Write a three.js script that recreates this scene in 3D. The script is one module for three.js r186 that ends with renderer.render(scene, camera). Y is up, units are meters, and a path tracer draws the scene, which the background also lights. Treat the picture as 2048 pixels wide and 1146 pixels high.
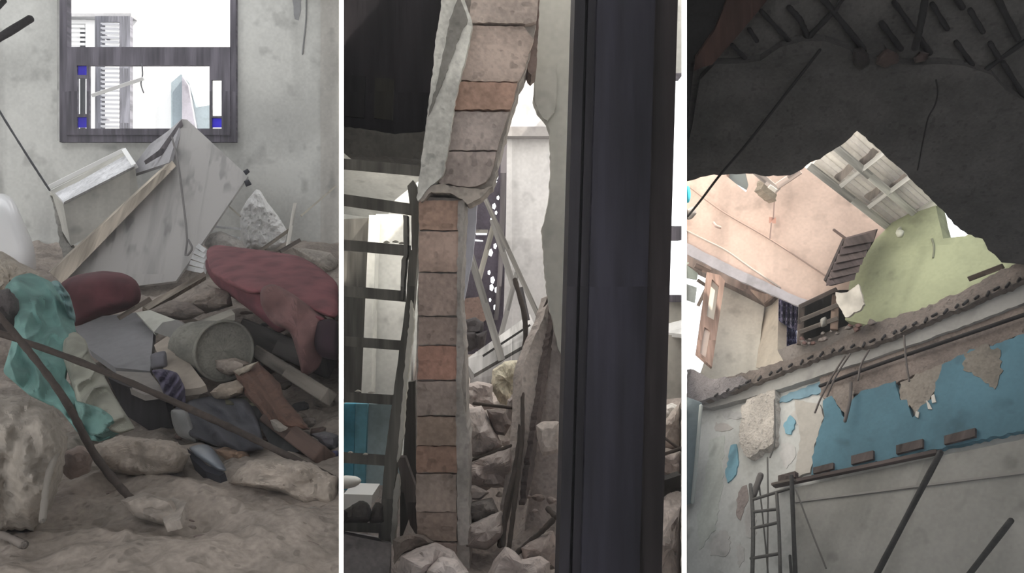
import * as THREE from 'three';
import { mergeGeometries, mergeVertices, toCreasedNormals } from 'three/addons/utils/BufferGeometryUtils.js';
import { RoundedBoxGeometry } from 'three/addons/geometries/RoundedBoxGeometry.js';

// ---------------------------------------------------------------- camera, sky, sun, exposure
const scene = new THREE.Scene();
const camera = new THREE.PerspectiveCamera(45, 2048 / 1146, 0.05, 80);
camera.position.set(0, 0, 0);
camera.lookAt(0, 0, -1);
scene.background = new THREE.Color(0.97, 0.985, 1.0);       // an even, overcast, very bright sky
scene.backgroundIntensity = 2.6;
const sun = new THREE.DirectionalLight(0xfff6e8, 13);        // sun from behind and the right, through slots added in the front ceiling
sun.position.set(0.6, 0.766, 0.23);
sun.target.position.set(0, 0, 0);
sun.castShadow = true; sun.shadow.mapSize.set(2048, 2048);
Object.assign(sun.shadow.camera, { left: -12, right: 12, top: 12, bottom: -12, near: -20, far: 30 });
scene.add(sun); scene.add(sun.target);
const renderer = new THREE.WebGLRenderer({ antialias: true });
renderer.toneMapping = THREE.LinearToneMapping;
renderer.toneMappingExposure = 1.0;
renderer.shadowMap.enabled = true;
scene.fog = new THREE.FogExp2(0xf2f4f8, 0.018);            // plaster dust hanging in the air

// ---------------------------------------------------------------- helpers
const V = (x, y, z) => new THREE.Vector3(x, y, z);
const K = Math.tan(Math.PI / 8) / 573;
const ray = (u, v) => V((u - 1024) * K, (573 - v) * K, -1);
let U0 = -1e4, U1 = 1e4;                                     // each room's things end at its partition walls
const P = (u, v, d) => { u = Math.min(U1, Math.max(U0, u)); return ray(u, v).multiplyScalar(typeof d === 'function' ? d(u, v) : d); };
const rng = (s) => () => { s = (s + 0x6d2b79f5) | 0; let t = Math.imul(s ^ (s >>> 15), 1 | s); t = (t + Math.imul(t ^ (t >>> 7), 61 | t)) ^ t; return ((t ^ (t >>> 14)) >>> 0) / 4294967296; };
const hash = (x, y, z) => { let h = Math.imul(x, 374761393) + Math.imul(y, 668265263) + Math.imul(z, 2147483647 ^ 0x5bd1e995) | 0; h = Math.imul(h ^ (h >>> 13), 1274126177); return ((h ^ (h >>> 16)) >>> 0) / 4294967296; };
const sm = (t) => t * t * (3 - 2 * t), mix = (a, b, t) => a + (b - a) * t;
function noise(x, y, z = 0, per = 0) {
  const xi = Math.floor(x), yi = Math.floor(y), zi = Math.floor(z), fx = sm(x - xi), fy = sm(y - yi), fz = sm(z - zi);
  const w = per ? (i) => ((i % per) + per) % per : (i) => i;
  const h = (a, b, c) => hash(w(a), w(b), c);
  const l = (c) => mix(mix(h(xi, yi, c), h(xi + 1, yi, c), fx), mix(h(xi, yi + 1, c), h(xi + 1, yi + 1, c), fx), fy);
  return mix(l(zi), l(zi + 1), fz);
}
function fbm(x, y, z = 0, o = 4, per = 0) { let s = 0, a = 0.5, n = 0; for (let i = 0; i < o; i++) { s += a * noise(x, y, z + i * 7.3, per); n += a; x *= 2; y *= 2; z *= 2; per *= 2; a *= 0.5; } return s / n; }
// depth of the plane through three points given as [u, v, depth]
function plane3(a, b, c) {
  const m = new THREE.Matrix3().set(a[0], a[1], 1, b[0], b[1], 1, c[0], c[1], 1).invert();
  const s = V(1 / a[2], 1 / b[2], 1 / c[2]).applyMatrix3(m);
  return (u, v) => 1 / (s.x * u + s.y * v + s.z);
}
const planeN = (n, c) => (u, v) => c / n.dot(ray(u, v));

// textures: tileable grey noise, shared by all materials
function tex(size, f) {
  const d = new Uint8Array(size * size * 4);
  for (let y = 0; y < size; y++) for (let x = 0; x < size; x++) {
    const c = f(x / size, y / size), i = (y * size + x) * 4;
    d[i] = d[i + 1] = d[i + 2] = Math.max(0, Math.min(255, c * 255)); d[i + 3] = 255;
  }
  const t = new THREE.DataTexture(d, size, size); t.wrapS = t.wrapT = THREE.RepeatWrapping; t.magFilter = THREE.LinearFilter; t.minFilter = THREE.LinearMipmapLinearFilter; t.generateMipmaps = true; t.needsUpdate = true;
  return t;
}
const cl = (x, a, b) => Math.min(b, Math.max(a, x));
const TX = {
  plaster: tex(1024, (x, y) => { const b = fbm(x * 6, y * 6, 1, 5, 6), s = fbm(x * 24, y * 24, 3, 3, 24), g = fbm(x * 160, y * 160, 5, 2, 160), st = fbm(x * 20, y * 3, 9, 4, 60); return 0.95 - cl((b - 0.45) * 0.3, -0.05, 0.14) - cl((s - 0.66) * 0.7, 0, 0.14) + (g - 0.5) * 0.07 - cl((st - 0.55) * 0.3, 0, 0.08); }),
  rough: tex(1024, (x, y) => { const b = fbm(x * 8, y * 8, 11, 6, 8), g = fbm(x * 90, y * 90, 15, 3, 90), p = fbm(x * 40, y * 40, 17, 2, 40); return 0.93 - (b - 0.4) * 0.42 + (g - 0.5) * 0.2 - cl((p - 0.7) * 1.2, 0, 0.1); }),
  wood: tex(512, (x, y) => { const w = fbm(x * 40, y * 3, 21, 4, 120), l = fbm(x * 8, y * 2, 25, 3, 24); return 0.95 - (w - 0.4) * 0.55 - (l - 0.4) * 0.4; }),
  streak: tex(512, (x, y) => { const a = fbm(x * 30, y * 3, 41, 4, 90), b = fbm(x * 5, y * 5, 43, 3, 5), p = fbm(x * 26, y * 9, 47, 3, 90); return 0.96 - cl((a - 0.5) * 0.4, 0, 0.1) - cl((p - 0.5) * 1.2, 0, 0.17) * cl((b - 0.42) * 5, 0, 1); }),
  cloth: tex(512, (x, y) => { const w = Math.sin(x * 2 * Math.PI * 128) * Math.sin(y * 2 * Math.PI * 128) * 0.06, b = fbm(x * 8, y * 8, 31, 4, 8); return 0.92 - (b - 0.45) * 0.4 + w; }),
};
const SIZE = { plaster: 2.4, rough: 0.9, streak: 1.1, wood: 0.7, cloth: 0.5 };
const mcache = new Map();
function M(r, g, b, t = 'plaster', o = {}) {
  const key = JSON.stringify([r, g, b, t, o]);
  if (mcache.has(key)) return mcache.get(key);
  const { bump = 0.004, ...rest } = o;
  const m = new THREE.MeshPhysicalMaterial({ roughness: 0.92, ...rest, side: THREE.DoubleSide });
  m.color.setRGB(r, g, b);
  if (t) { const k = TX[t].clone(); k.repeat.set(1 / SIZE[t], 1 / SIZE[t]); k.needsUpdate = true; k.colorSpace = THREE.SRGBColorSpace; m.map = k; if (bump) { const q = TX[t].clone(); q.repeat.copy(k.repeat); q.needsUpdate = true; m.bumpMap = q; m.bumpScale = bump; } }
  mcache.set(key, m);
  return m;
}
function boxUV(g) {
  if (g.index) g = g.toNonIndexed();
  const p = g.attributes.position, uv = new Float32Array(p.count * 2), a = V(), b = V(), c = V(), n = V();
  for (let i = 0; i < p.count; i += 3) {
    a.fromBufferAttribute(p, i); b.fromBufferAttribute(p, i + 1); c.fromBufferAttribute(p, i + 2);
    n.copy(b).sub(a).cross(c.clone().sub(a));
    const x = Math.abs(n.x), y = Math.abs(n.y), z = Math.abs(n.z);
    [a, b, c].forEach((q, k) => { const j = (i + k) * 2; if (x > y && x > z) { uv[j] = q.z; uv[j + 1] = q.y; } else if (y > z) { uv[j] = q.x; uv[j + 1] = q.z; } else { uv[j] = q.x; uv[j + 1] = q.y; } });
  }
  g.setAttribute('uv', new THREE.BufferAttribute(uv, 2));
  return g;
}
const flat = (g) => { g = g.index ? g.toNonIndexed() : g; g.deleteAttribute('normal'); g.computeVertexNormals(); return g; };
const fin = (g, crease = 0) => { for (const k of Object.keys(g.attributes)) if (!['position', 'normal', 'uv'].includes(k)) g.deleteAttribute(k); if (!g.attributes.uv) g = boxUV(g); if (g.index) g = g.toNonIndexed(); if (!g.attributes.normal) g.computeVertexNormals(); return g; };
const join = (...gs) => mergeGeometries(gs.flat().map((g) => fin(g)));

function densify(poly, step, amp, seed = 1, closed = true) {
  const r = rng(seed), out = [];
  for (let i = 0; i < poly.length - (closed ? 0 : 1); i++) {
    const [a, b] = poly[i], [c, d] = poly[(i + 1) % poly.length], L = Math.hypot(c - a, d - b), n = Math.max(1, Math.round(L / step));
    for (let k = 0; k < n; k++) { const t = k / n, j = (r() - 0.5) * 2 * amp, q = L ? [-(d - b) / L, (c - a) / L] : [0, 0]; out.push([a + (c - a) * t + q[0] * j, b + (d - b) * t + q[1] * j]); }
  }
  return out;
}
// a plate whose face has this outline (pixels unprojected on a plane), with real thickness behind the face
function slab(poly, D, th, o = {}) {
  const { holes = [], amp = 0, step = 12, seed = 1, push = 0 } = o;
  const map = (pl) => (amp ? densify(pl, step, amp, seed) : pl).map(([u, v, d]) => P(u, v, d ?? D));
  return plate(map(poly), holes.map(map), th, push);
}
function plate(pts, holes, th, push = 0) {
  const n = V(0, 0, 0), c = V(0, 0, 0);
  pts.forEach((p, i) => { const q = pts[(i + 1) % pts.length]; n.x += (p.y - q.y) * (p.z + q.z); n.y += (p.z - q.z) * (p.x + q.x); n.z += (p.x - q.x) * (p.y + q.y); c.add(p); });
  n.normalize(); c.multiplyScalar(1 / pts.length);
  if (n.dot(c) > 0) n.negate();
  if (push) { pts.forEach((p) => p.addScaledVector(n, push)); holes.flat().forEach((p) => p.addScaledVector(n, push)); }
  const e2 = Math.abs(n.y) > 0.95 ? V(0, 0, -1) : V(0, 1, 0); e2.addScaledVector(n, -n.dot(e2)).normalize();
  const e1 = e2.clone().cross(n);
  const to2 = (p) => new THREE.Vector2(p.dot(e1), p.dot(e2));
  let A = pts.map(to2), H = holes.map((h) => h.map(to2));
  if (THREE.ShapeUtils.isClockWise(A)) { A.reverse(); pts.reverse(); }
  H = H.map((h, i) => { if (!THREE.ShapeUtils.isClockWise(h)) { holes[i].reverse(); return h.reverse(); } return h; });
  const all = pts.concat(...holes), all2 = A.concat(...H), tri = THREE.ShapeUtils.triangulateShape(A, H);
  const pos = [], uv = [], back = all.map((p) => p.clone().addScaledVector(n, -th));
  const put = (p, a, b) => { pos.push(p.x, p.y, p.z); uv.push(a, b); };
  for (const [i, j, k] of tri) {
    for (const q of [i, j, k]) put(all[q], all2[q].x, all2[q].y);
    for (const q of [i, k, j]) put(back[q], all2[q].x, all2[q].y);
  }
  let off = 0;
  for (const loop of [pts, ...holes]) {
    let s = 0;
    for (let i = 0; i < loop.length; i++) {
      const a = off + i, b = off + (i + 1) % loop.length, L = all[a].distanceTo(all[b]);
      put(all[a], s, 0); put(back[a], s, th); put(back[b], s + L, th);
      put(all[a], s, 0); put(back[b], s + L, th); put(all[b], s + L, 0);
      s += L;
    }
    off += loop.length;
  }
  const g = new THREE.BufferGeometry();
  g.setAttribute('position', new THREE.Float32BufferAttribute(pos, 3)); g.setAttribute('uv', new THREE.Float32BufferAttribute(uv, 2));
  g.computeVertexNormals();
  return g;
}
// a solid lump with this outline: stones, cushions, folded cloth
function blob(poly, D, th, o = {}) {
  const { seed = 1, rough = 0.15, R = 8, N = 22, smooth = false, pw = 0.6, fold = null, edge = 0.02, fr = 3, front = 1, back = 1, crease = 0.5, cut = null } = o;
  const r = rng(seed);
  let L = 0; const seg = poly.map((p, i) => { const q = poly[(i + 1) % poly.length], l = Math.hypot(q[0] - p[0], q[1] - p[1]); L += l; return l; });
  const pts = [];
  let i = 0, at = 0;
  for (let k = 0; k < N; k++) { const want = L * k / N; while (at + seg[i] < want) at += seg[i++]; const p = poly[i], q = poly[(i + 1) % poly.length], t = (want - at) / seg[i]; pts.push([p[0] + (q[0] - p[0]) * t, p[1] + (q[1] - p[1]) * t]); }
  if (smooth) for (let w = 0; w < 2; w++) { const c = pts.map((p, k) => { const a = pts[(k + N - 1) % N], b = pts[(k + 1) % N]; return [p[0] * 0.6 + (a[0] + b[0]) * 0.2, p[1] * 0.6 + (a[1] + b[1]) * 0.2]; }); c.forEach((p, k) => { pts[k] = p; }); }
  let cx = 0, cy = 0; pts.forEach((p) => { cx += p[0] / N; cy += p[1] / N; });
  if (o.c) [cx, cy] = o.c;
  if (edge && !smooth) { const rad = Math.sqrt(L * L / 40); pts.forEach((p) => { p[0] += (r() - 0.5) * rad * edge * 2; p[1] += (r() - 0.5) * rad * edge * 2; }); }
  let soft = pts.map((p) => p.slice());
  for (let w = 0; w < N / 3; w++) soft = soft.map((p, k) => { const a = soft[(k + N - 1) % N], b = soft[(k + 1) % N]; return [p[0] * 0.5 + (a[0] + b[0]) * 0.25, p[1] * 0.5 + (a[1] + b[1]) * 0.25]; });
  const pos = [], idx = [], sd = seed * 3.17;
  for (let k = 0; k <= R; k++) {
    const t2 = 2 * k / R, s = Math.sin(Math.PI / 2 * (t2 <= 1 ? t2 : 2 - t2)), ca = (t2 <= 1 ? 1 : -1) * Math.sqrt(Math.max(0, 1 - Math.pow(s, 2 / pw)));
    const M_ = k === 0 || k === R ? 1 : N;
    for (let j = 0; j < M_; j++) {
      const q = M_ === 1 ? null : [mix(soft[j][0], pts[j][0], s * s), mix(soft[j][1], pts[j][1], s * s)], u = q ? cx + (q[0] - cx) * s : cx, v = q ? cy + (q[1] - cy) * s : cy;
      const d0 = typeof D === 'function' ? D(u, v) : D;
      let off = ca * th / 2 * (ca > 0 ? front : back);
      off += (fbm(u * K * d0 * 1000 / 90 * fr / 3 + sd, v * K * d0 * 1000 / 90 * fr / 3, sd, 3) - 0.5) * 2 * th * rough * (0.3 + Math.abs(ca));
      if (fold) off += fold(u, v) * (0.25 + Math.max(0, ca)) * (s < 0.15 ? 1 : 1);
      const p = P(u, v, d0 - off);
      pos.push(p.x, p.y, p.z);
    }
  }
  const row = (k, j) => (k === 0 ? 0 : k === R ? 1 + (R - 1) * N : 1 + (k - 1) * N + (j % N));
  for (let k = 0; k < R; k++) for (let j = 0; j < N; j++) {
    const a = row(k, j), b = row(k, j + 1), c = row(k + 1, j), d = row(k + 1, j + 1);
    if (k > 0) idx.push(a, b, c); if (k < R - 1) idx.push(b, d, c);
  }
  let g = new THREE.BufferGeometry(); g.setAttribute('position', new THREE.Float32BufferAttribute(pos, 3)); g.setIndex(idx);
  if (smooth) { g.computeVertexNormals(); g = boxUV(g); } else { g = toCreasedNormals(g, crease); g = boxUV(g); }
  return g;
}
function rod(pts, r, o = {}) {        // a bent bar through points [u, v, d]
  const p = pts.map((q) => (q.isVector3 ? q : P(...q)));
  const c = p.length === 2 ? new THREE.LineCurve3(...p) : new THREE.CatmullRomCurve3(p, false, 'centripetal');
  const n = p.length === 2 ? (o.n ?? 8) : 8 * p.length, t = new THREE.TubeGeometry(c, n, r, o.seg ?? 8, false);
  if (o.rib) { const q = t.attributes.position, nn = t.attributes.normal; for (let i = 0; i < q.count; i++) { const k = Math.floor(i / ((o.seg ?? 8) + 1)); const s = (hash(k, 3, 5) - 0.5) * r * o.rib; q.setXYZ(i, q.getX(i) + nn.getX(i) * s, q.getY(i) + nn.getY(i) * s, q.getZ(i) + nn.getZ(i) * s); } }
  const caps = [0, 1].map((e) => { const s = new THREE.SphereGeometry(r, 8, 5); s.translate(...p[e ? p.length - 1 : 0].toArray()); return s; });
  const uv = t.attributes.uv, Lh = c.getLength(); for (let i = 0; i < uv.count; i++) uv.setXY(i, uv.getY(i) * r * 6.28, uv.getX(i) * Lh);
  return join(t, ...caps);
}
function beam(a, b, w, t, o = {}) {   // a squared timber between two points [u, v, d]; w across the view, t in depth
  const A = a.isVector3 ? a : P(...a), B = b.isVector3 ? b : P(...b), L = A.distanceTo(B), d = B.clone().sub(A).normalize();
  const view = o.n ? o.n.clone() : A.clone().add(B).normalize(), side = d.clone().cross(view).normalize(), nn = side.clone().cross(d).normalize();
  const g = new RoundedBoxGeometry(w, L, t, 1, Math.min(w, t) * 0.12);
  const p = g.attributes.position;
  if (o.warp) for (let i = 0; i < p.count; i++) { const y = p.getY(i) / L; p.setX(i, p.getX(i) + Math.sin(y * 5 + 1) * o.warp); }
  const uvp = new Float32Array(p.count * 2); for (let i = 0; i < p.count; i++) { uvp[2 * i] = p.getX(i) + p.getZ(i); uvp[2 * i + 1] = p.getY(i); }
  g.setAttribute('uv', new THREE.BufferAttribute(uvp, 2));
  g.applyMatrix4(new THREE.Matrix4().makeBasis(side, d, nn).setPosition(A.clone().add(B).multiplyScalar(0.5)));
  return g;
}
function hexa(f, b) {                 // a box with free corners: near four and far four, each in turn round the face, as [u, v, d]
  const q = [...f, ...b].map((p) => (p.isVector3 ? p : P(...p))), pos = [];
  const F = (a, b_, c, d) => { for (const k of [a, b_, c, a, c, d]) pos.push(q[k].x, q[k].y, q[k].z); };
  F(0, 1, 2, 3); F(7, 6, 5, 4); F(0, 4, 5, 1); F(1, 5, 6, 2); F(2, 6, 7, 3); F(3, 7, 4, 0);
  const g = new THREE.BufferGeometry(); g.setAttribute('position', new THREE.Float32BufferAttribute(pos, 3)); g.computeVertexNormals();
  return boxUV(g);
}
const box = (x0, x1, y0, y1, z0, z1) => { const g = new THREE.BoxGeometry(x1 - x0, y1 - y0, z1 - z0); g.translate((x0 + x1) / 2, (y0 + y1) / 2, (z0 + z1) / 2); g.deleteAttribute('uv'); return boxUV(g); };
// px rectangle at one depth, with thickness
const rect = (u0, v0, u1, v1, d, th) => slab([[u0, v0], [u1, v0], [u1, v1], [u0, v1]], d, th);

const taken = new Map();
function numbered(n) { const k = taken.get(n) ?? 0; taken.set(n, k + 1); return k ? n + '_' + String(k).padStart(3, '0') : n; }
function meshOf(name, g, m) { const o = new THREE.Mesh(fin(g), m); o.name = numbered(name); o.castShadow = o.receiveShadow = true; return o; }
// parts: [name, geometry, material, sub-parts?, label?]; one part without a name makes the thing itself one mesh
function thing(name, label, category, parts, o = {}) {
  const bb = new THREE.Box3(), grow = (ps) => ps.forEach(([, g, , sub]) => { g.computeBoundingBox(); bb.union(g.boundingBox); if (sub) grow(sub); });
  grow(parts);
  const base = V((bb.min.x + bb.max.x) / 2, bb.min.y, (bb.min.z + bb.max.z) / 2);
  let root;
  const add = (ps, parent) => ps.forEach(([n, g, m, sub, lab]) => {
    g.translate(-base.x, -base.y, -base.z);
    const k = meshOf(n, g, m); if (lab) k.userData.label = lab;
    parent.add(k); if (sub) add(sub, k);
  });
  if (parts.length === 1 && !parts[0][0]) {
    parts[0][1].translate(-base.x, -base.y, -base.z); root = meshOf(name, parts[0][1], parts[0][2]);
    if (parts[0][3]) add(parts[0][3], root);
  } else { root = new THREE.Group(); root.name = numbered(name); add(parts, root); }
  root.position.copy(base);
  if (o.kind) root.userData.kind = o.kind;
  if (label) root.userData.label = label;
  if (category) root.userData.category = category;
  if (o.group) root.userData.group = o.group;
  scene.add(root);
  return root;
}
const struct = (name, g, m, subs, label) => thing(name, label, null, [[null, g, m, subs]], { kind: 'structure' });

// ---------------------------------------------------------------- the building round the three rooms
const WHITE = M(0.93, 0.93, 0.92, null), DARKWALL = M(0.30, 0.29, 0.28, 'rough');
struct('ground', box(-14, 14, -2.9, -2.6, -16, 14), M(0.32, 0.31, 0.29, 'rough'));
const crack = (x, z) => [[x + 1.5, z + 0.575 - 0.02], [x + 2.3, z + 0.881 - 0.02], [x + 2.3, z + 0.881 + 0.02], [x + 1.5, z + 0.575 + 0.02]].map(([a, b]) => V(a, 2.3, b));  // added slots that let sun onto the front ends of the partitions
const flatXZ = (l) => l.map(([x, z]) => V(x, 2.3, z));
struct('ceiling_front', plate(flatXZ([[-5.3, 3.0], [5.6, 3.0], [5.6, -1.95], [0.485, -1.95], [0.3356, -1.35], [-0.3337, -1.35], [-1.285, -5.2], [-5.3, -5.2]]), [crack(-0.2222, -0.9), crack(0.224, -0.9), flatXZ([[-4.6, -4.85], [-1.6, -4.85], [-1.35, -3.5], [-4.6, -3.5]]), flatXZ([[-4.2, 0.7], [0.9, 0.7], [0.9, 2.7], [-4.2, 2.7]])], 0.2), DARKWALL);  // its larger openings are added to let fill light into the rooms
struct('wall_behind', join(box(-5.3, 5.6, -2.6, -1.2, 3.0, 3.2), box(0, 5.6, 1.4, 2.5, 3.0, 3.2), box(-5.3, 0, 2.1, 2.5, 3.0, 3.2), box(-5.3, -4.6, -1.2, 2.1, 3.0, 3.2), box(3.4, 5.6, -1.2, 1.4, 3.0, 3.2), box(-0.2, 0.2, -1.2, 2.1, 3.0, 3.2)), DARKWALL);  // openings added and sized to let in light from behind
struct('wall_left', join(box(-5.5, -5.3, -2.6, 2.5, -1.9, 3.2), box(-5.5, -5.3, -2.6, -0.4, -5.25, -1.9), box(-5.5, -5.3, 1.9, 2.5, -5.25, -1.9)), M(0.6, 0.6, 0.57));  // opening added to light the back wall from the side
struct('wall_right', box(5.6, 5.8, -2.6, 4.75, -7, 3.2), DARKWALL);  // unseen wall, raised to keep sun off the cream wall
function partition(name, u0, u1, z0, z1, top) {  // added white dividers between the rooms, with heights set to shape the sunlight
  const a = [P(u0, 573, z0), P(u1, 573, z0), P(u1, 573, z1), P(u0, 573, z1)];
  const lo = a.map((p) => p.clone().setY(-2.6)), hi = a.map((p) => p.clone().setY(top));
  struct(name, hexa([hi[0], lo[0], lo[1], hi[1]], [hi[3], lo[3], lo[2], hi[2]]), WHITE);
}
partition('wall_between', 677.8, 687.2, 0.9, 7.6, 8);
partition('wall_between', 1363.2, 1373.4, 0.9, 7.6, 2.3);

// colours
const OLDWALL = M(0.66, 0.66, 0.63), FRAME = M(0.19, 0.175, 0.21, 'wood'), RUST = M(0.075, 0.058, 0.05, 'rough', { bump: 0.002 }), BLACKBAR = M(0.03, 0.028, 0.03, 'rough', { bump: 0.002 });
const DUST = M(0.42, 0.36, 0.315, 'rough', { bump: 0.012 }), PALEWOOD = M(0.56, 0.49, 0.41, 'wood'), GREYWOOD = M(0.42, 0.40, 0.37, 'wood'), DARKWOOD = M(0.11, 0.085, 0.07, 'wood'), CREAM = M(0.62, 0.58, 0.5, 'plaster');
const BRIGHT = M(0.86, 0.87, 0.88, 'plaster', { bump: 0.002 });

// ================================================================ ROOM 1 (the room with the window)
{
  U0 = -1e4; U1 = 677.6;
  const D = 5.0;
  const wall = slab([[-420, -260], [677.6, -260], [677.6, 1300], [-420, 1300]], D, 0.07, { holes: [[[114, -200], [470, -200], [470, 281], [114, 281]]] });
  struct('wall_back', wall, OLDWALL, [['trim', rect(641, -260, 677.4, 1200, D - 0.012, 0.06), M(0.62, 0.6, 0.56)], ['stain', slab([[584, -10], [603, -10], [602, 20], [597, 40], [589, 38]], D - 0.002, 0.004, { amp: 1, step: 8, seed: 2 }), M(0.36, 0.36, 0.37)], ['crack', rod([[613, -10], [612, 40], [608, 80], [605, 108]].map(([u, v]) => P(u, v, D - 0.002)), 0.006), M(0.25, 0.25, 0.25, null)]], 'pale stained plaster wall with a window in it');
  // the window: frame, lower sash with small side panes
  const f = D - 0.03, blue = M(0.10, 0.07, 0.75, null, { roughness: 0.35, transmission: 0.6, thickness: 0, attenuationDistance: 1 });
  const w1 = struct('window_1', join(rect(119, -200, 134, 284, f, 0.05), rect(460, -200, 472, 284, f, 0.05), rect(134, 262, 460, 284, f, 0.05)), FRAME, [
    ['sash', join(rect(133, 94, 460, 131, f - 0.01, 0.022), rect(133, 257, 460, 270, f - 0.01, 0.022), rect(133, 131, 154, 257, f - 0.01, 0.022), rect(443, 131, 460, 257, f - 0.01, 0.022), rect(173, 131, 178, 257, f - 0.01, 0.022), rect(419, 131, 423, 257, f - 0.01, 0.022), rect(154, 150, 173, 156, f - 0.01, 0.02), rect(154, 228, 173, 234, f - 0.01, 0.02), rect(423, 131, 443, 160, f - 0.01, 0.02), rect(423, 232, 443, 236, f - 0.01, 0.02)), FRAME],
    ['pane', rect(154, 131, 173, 150, f, 0.006), blue], ['pane', rect(154, 234, 173, 255, f, 0.006), blue], ['pane', rect(423, 236, 443, 255, f, 0.006), blue],
  ], 'dark wooden window frame with small blue side panes');
  // outside: the house over the street
  const H = 9.2, LAV = M(0.20, 0.20, 0.235, 'wood'), PW = M(0.9, 0.9, 0.9, null);
  const slat = (u0, u1, v, d, m) => ['slat', beam([u0, v, d], [u1, v + 0.4, d], 0.032, 0.045), m];
  const hs = [['wall', slab([[-300, -300], [700, -300], [700, 500], [-300, 500]], H, 0.3, { holes: [[[132, 40], [176, 40], [176, 262], [132, 262]]] }), PW],
    ['ledge', rect(60, 26, 262, 33, H - 0.15, 0.2), M(0.4, 0.4, 0.42)],
    ['alcove', rect(130, 38, 178, 264, H + 0.35, 0.05), M(0.06, 0.06, 0.07)]];  // near-black sheet painted for the shade between the shutter slats
  thing('house', 'glaring white house wall seen through the window across the street', 'house', hs);
  const sl1 = []; for (let k = 0; k < 5; k++) sl1.push(slat(138, 171, 52 + k * 9, H - 0.02, PW));
  thing('shutter', 'white louvred shutter leaf standing closed on the house across the street', 'shutter', [['frame', join(rect(133, 40, 138, 262, H - 0.04, 0.06), rect(171, 40, 189, 262, H - 0.04, 0.06), rect(138, 38, 171, 47, H - 0.04, 0.06), rect(138, 95, 171, 103, H - 0.04, 0.06)), PW], ...sl1]);
  const sl2 = []; for (let k = 0; k < 24; k++) sl2.push(slat(203, 240, 48 + k * 8.9, H - 0.3, M(0.5, 0.5, 0.53, null)));
  thing('shutter', 'grey louvred shutter leaf folded open on the house across the street', 'shutter', [['frame', join(rect(190, 32, 204, 275, H - 0.32, 0.07), rect(239, 32, 260, 275, H - 0.32, 0.07), rect(204, 32, 239, 44, H - 0.32, 0.07)), LAV, [['hinge', rect(191, 60, 196, 66, H - 0.26, 0.27), LAV], ['hinge', rect(191, 230, 196, 236, H - 0.26, 0.27), LAV]]], ...sl2]);
  thing('archway', 'pale blue pointed doorway panel across the bright street', 'doorway', [['panel', slab([[342, 262], [342, 165], [362, 148], [378, 166], [392, 215], [420, 210], [420, 262]], H - 0.1, 0.08), M(0.30, 0.36, 0.40)], ['jamb', slab([[364, 262], [364, 152], [376, 170], [392, 262]], H - 0.16, 0.05), M(0.42, 0.40, 0.46)]]);
  thing('broken_stick', 'white broken stick hanging across the lower window opening', 'stick', [[null, beam([184, 191, D - 0.06], [287, 157, D - 0.06], 0.025, 0.02), PW]]);
  thing('wire', 'thin torn wire dangling from the middle rail of the window', 'wire', [[null, rod([[284, 128, D - 0.05], [285, 150, D - 0.05], [282, 168, D - 0.05], [287, 185, D - 0.05]], 0.005), M(0.2, 0.2, 0.22, null)]]);

  // the heap that fills the room
  const prof = [[1240, 1.12], [1146, 1.3], [1060, 1.5], [980, 1.72], [900, 2.02], [820, 2.42], [740, 2.85], [660, 3.25], [590, 3.7], [540, 4.2], [505, 4.7], [490, 5.0]];
  const hy = (d) => { for (let i = 1; i < prof.length; i++) if (d <= prof[i][1]) { const [v0, d0] = prof[i - 1], [v1, d1] = prof[i], t = (d - d0) / (d1 - d0); return mix((573 - v0) * K * d0, (573 - v1) * K * d1, t); } return 0.3; };
  const heap = (u0, u1, nu, nd, fy, d0, d1, seed) => {
    const pos = [], idx = [];
    for (let i = 0; i <= nd; i++) for (let j = 0; j <= nu; j++) {
      const d = d0 * Math.pow(d1 / d0, i / nd), u = mix(u0, u1, j / nu), x = (u - 1024) * K * d;
      pos.push(x, fy(x, d, u), -d);
    }
    for (let i = 0; i < nd; i++) for (let j = 0; j < nu; j++) { const a = i * (nu + 1) + j, b = a + 1, c = a + nu + 1, e = c + 1; idx.push(a, b, c, b, e, c); }
    const g = new THREE.BufferGeometry(); g.setAttribute('position', new THREE.Float32BufferAttribute(pos, 3)); g.setIndex(idx); g.computeVertexNormals();
    return boxUV(g);
  };
  globalThis.heapOf = heap;
  const rid = (x, y, z) => 1 - Math.abs(2 * fbm(x, y, z, 3) - 1);
  thing('rubble_heap', 'dusty brown heap of fallen plaster and earth filling the room with the window', 'rubble', [[null, heap(-380, 677.6, 240, 260, (x, d, u) => hy(d) + (fbm(x * 3, d * 3, 2, 5) - 0.5) * 0.16 * Math.min(1, d / 2) + (rid(x * 6, d * 6, 8) - 0.6) * 0.035 + (fbm(x * 22, d * 22, 6, 3) - 0.5) * 0.022 - (u > 160 && d > 2.05 && d < 3.0 ? 0.05 * Math.min(1, (u - 160) / 80) : 0), 1.05, 4.97, 2), DUST]], { kind: 'stuff' });

  // leaning cabinet board with its pale edge plank
  const cab = plane3([365, 240, 4.45], [495, 352, 4.3], [112, 562, 3.75]);
  const CABF = M(0.50, 0.485, 0.475, 'streak', { roughness: 0.7, bump: 0 });
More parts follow.
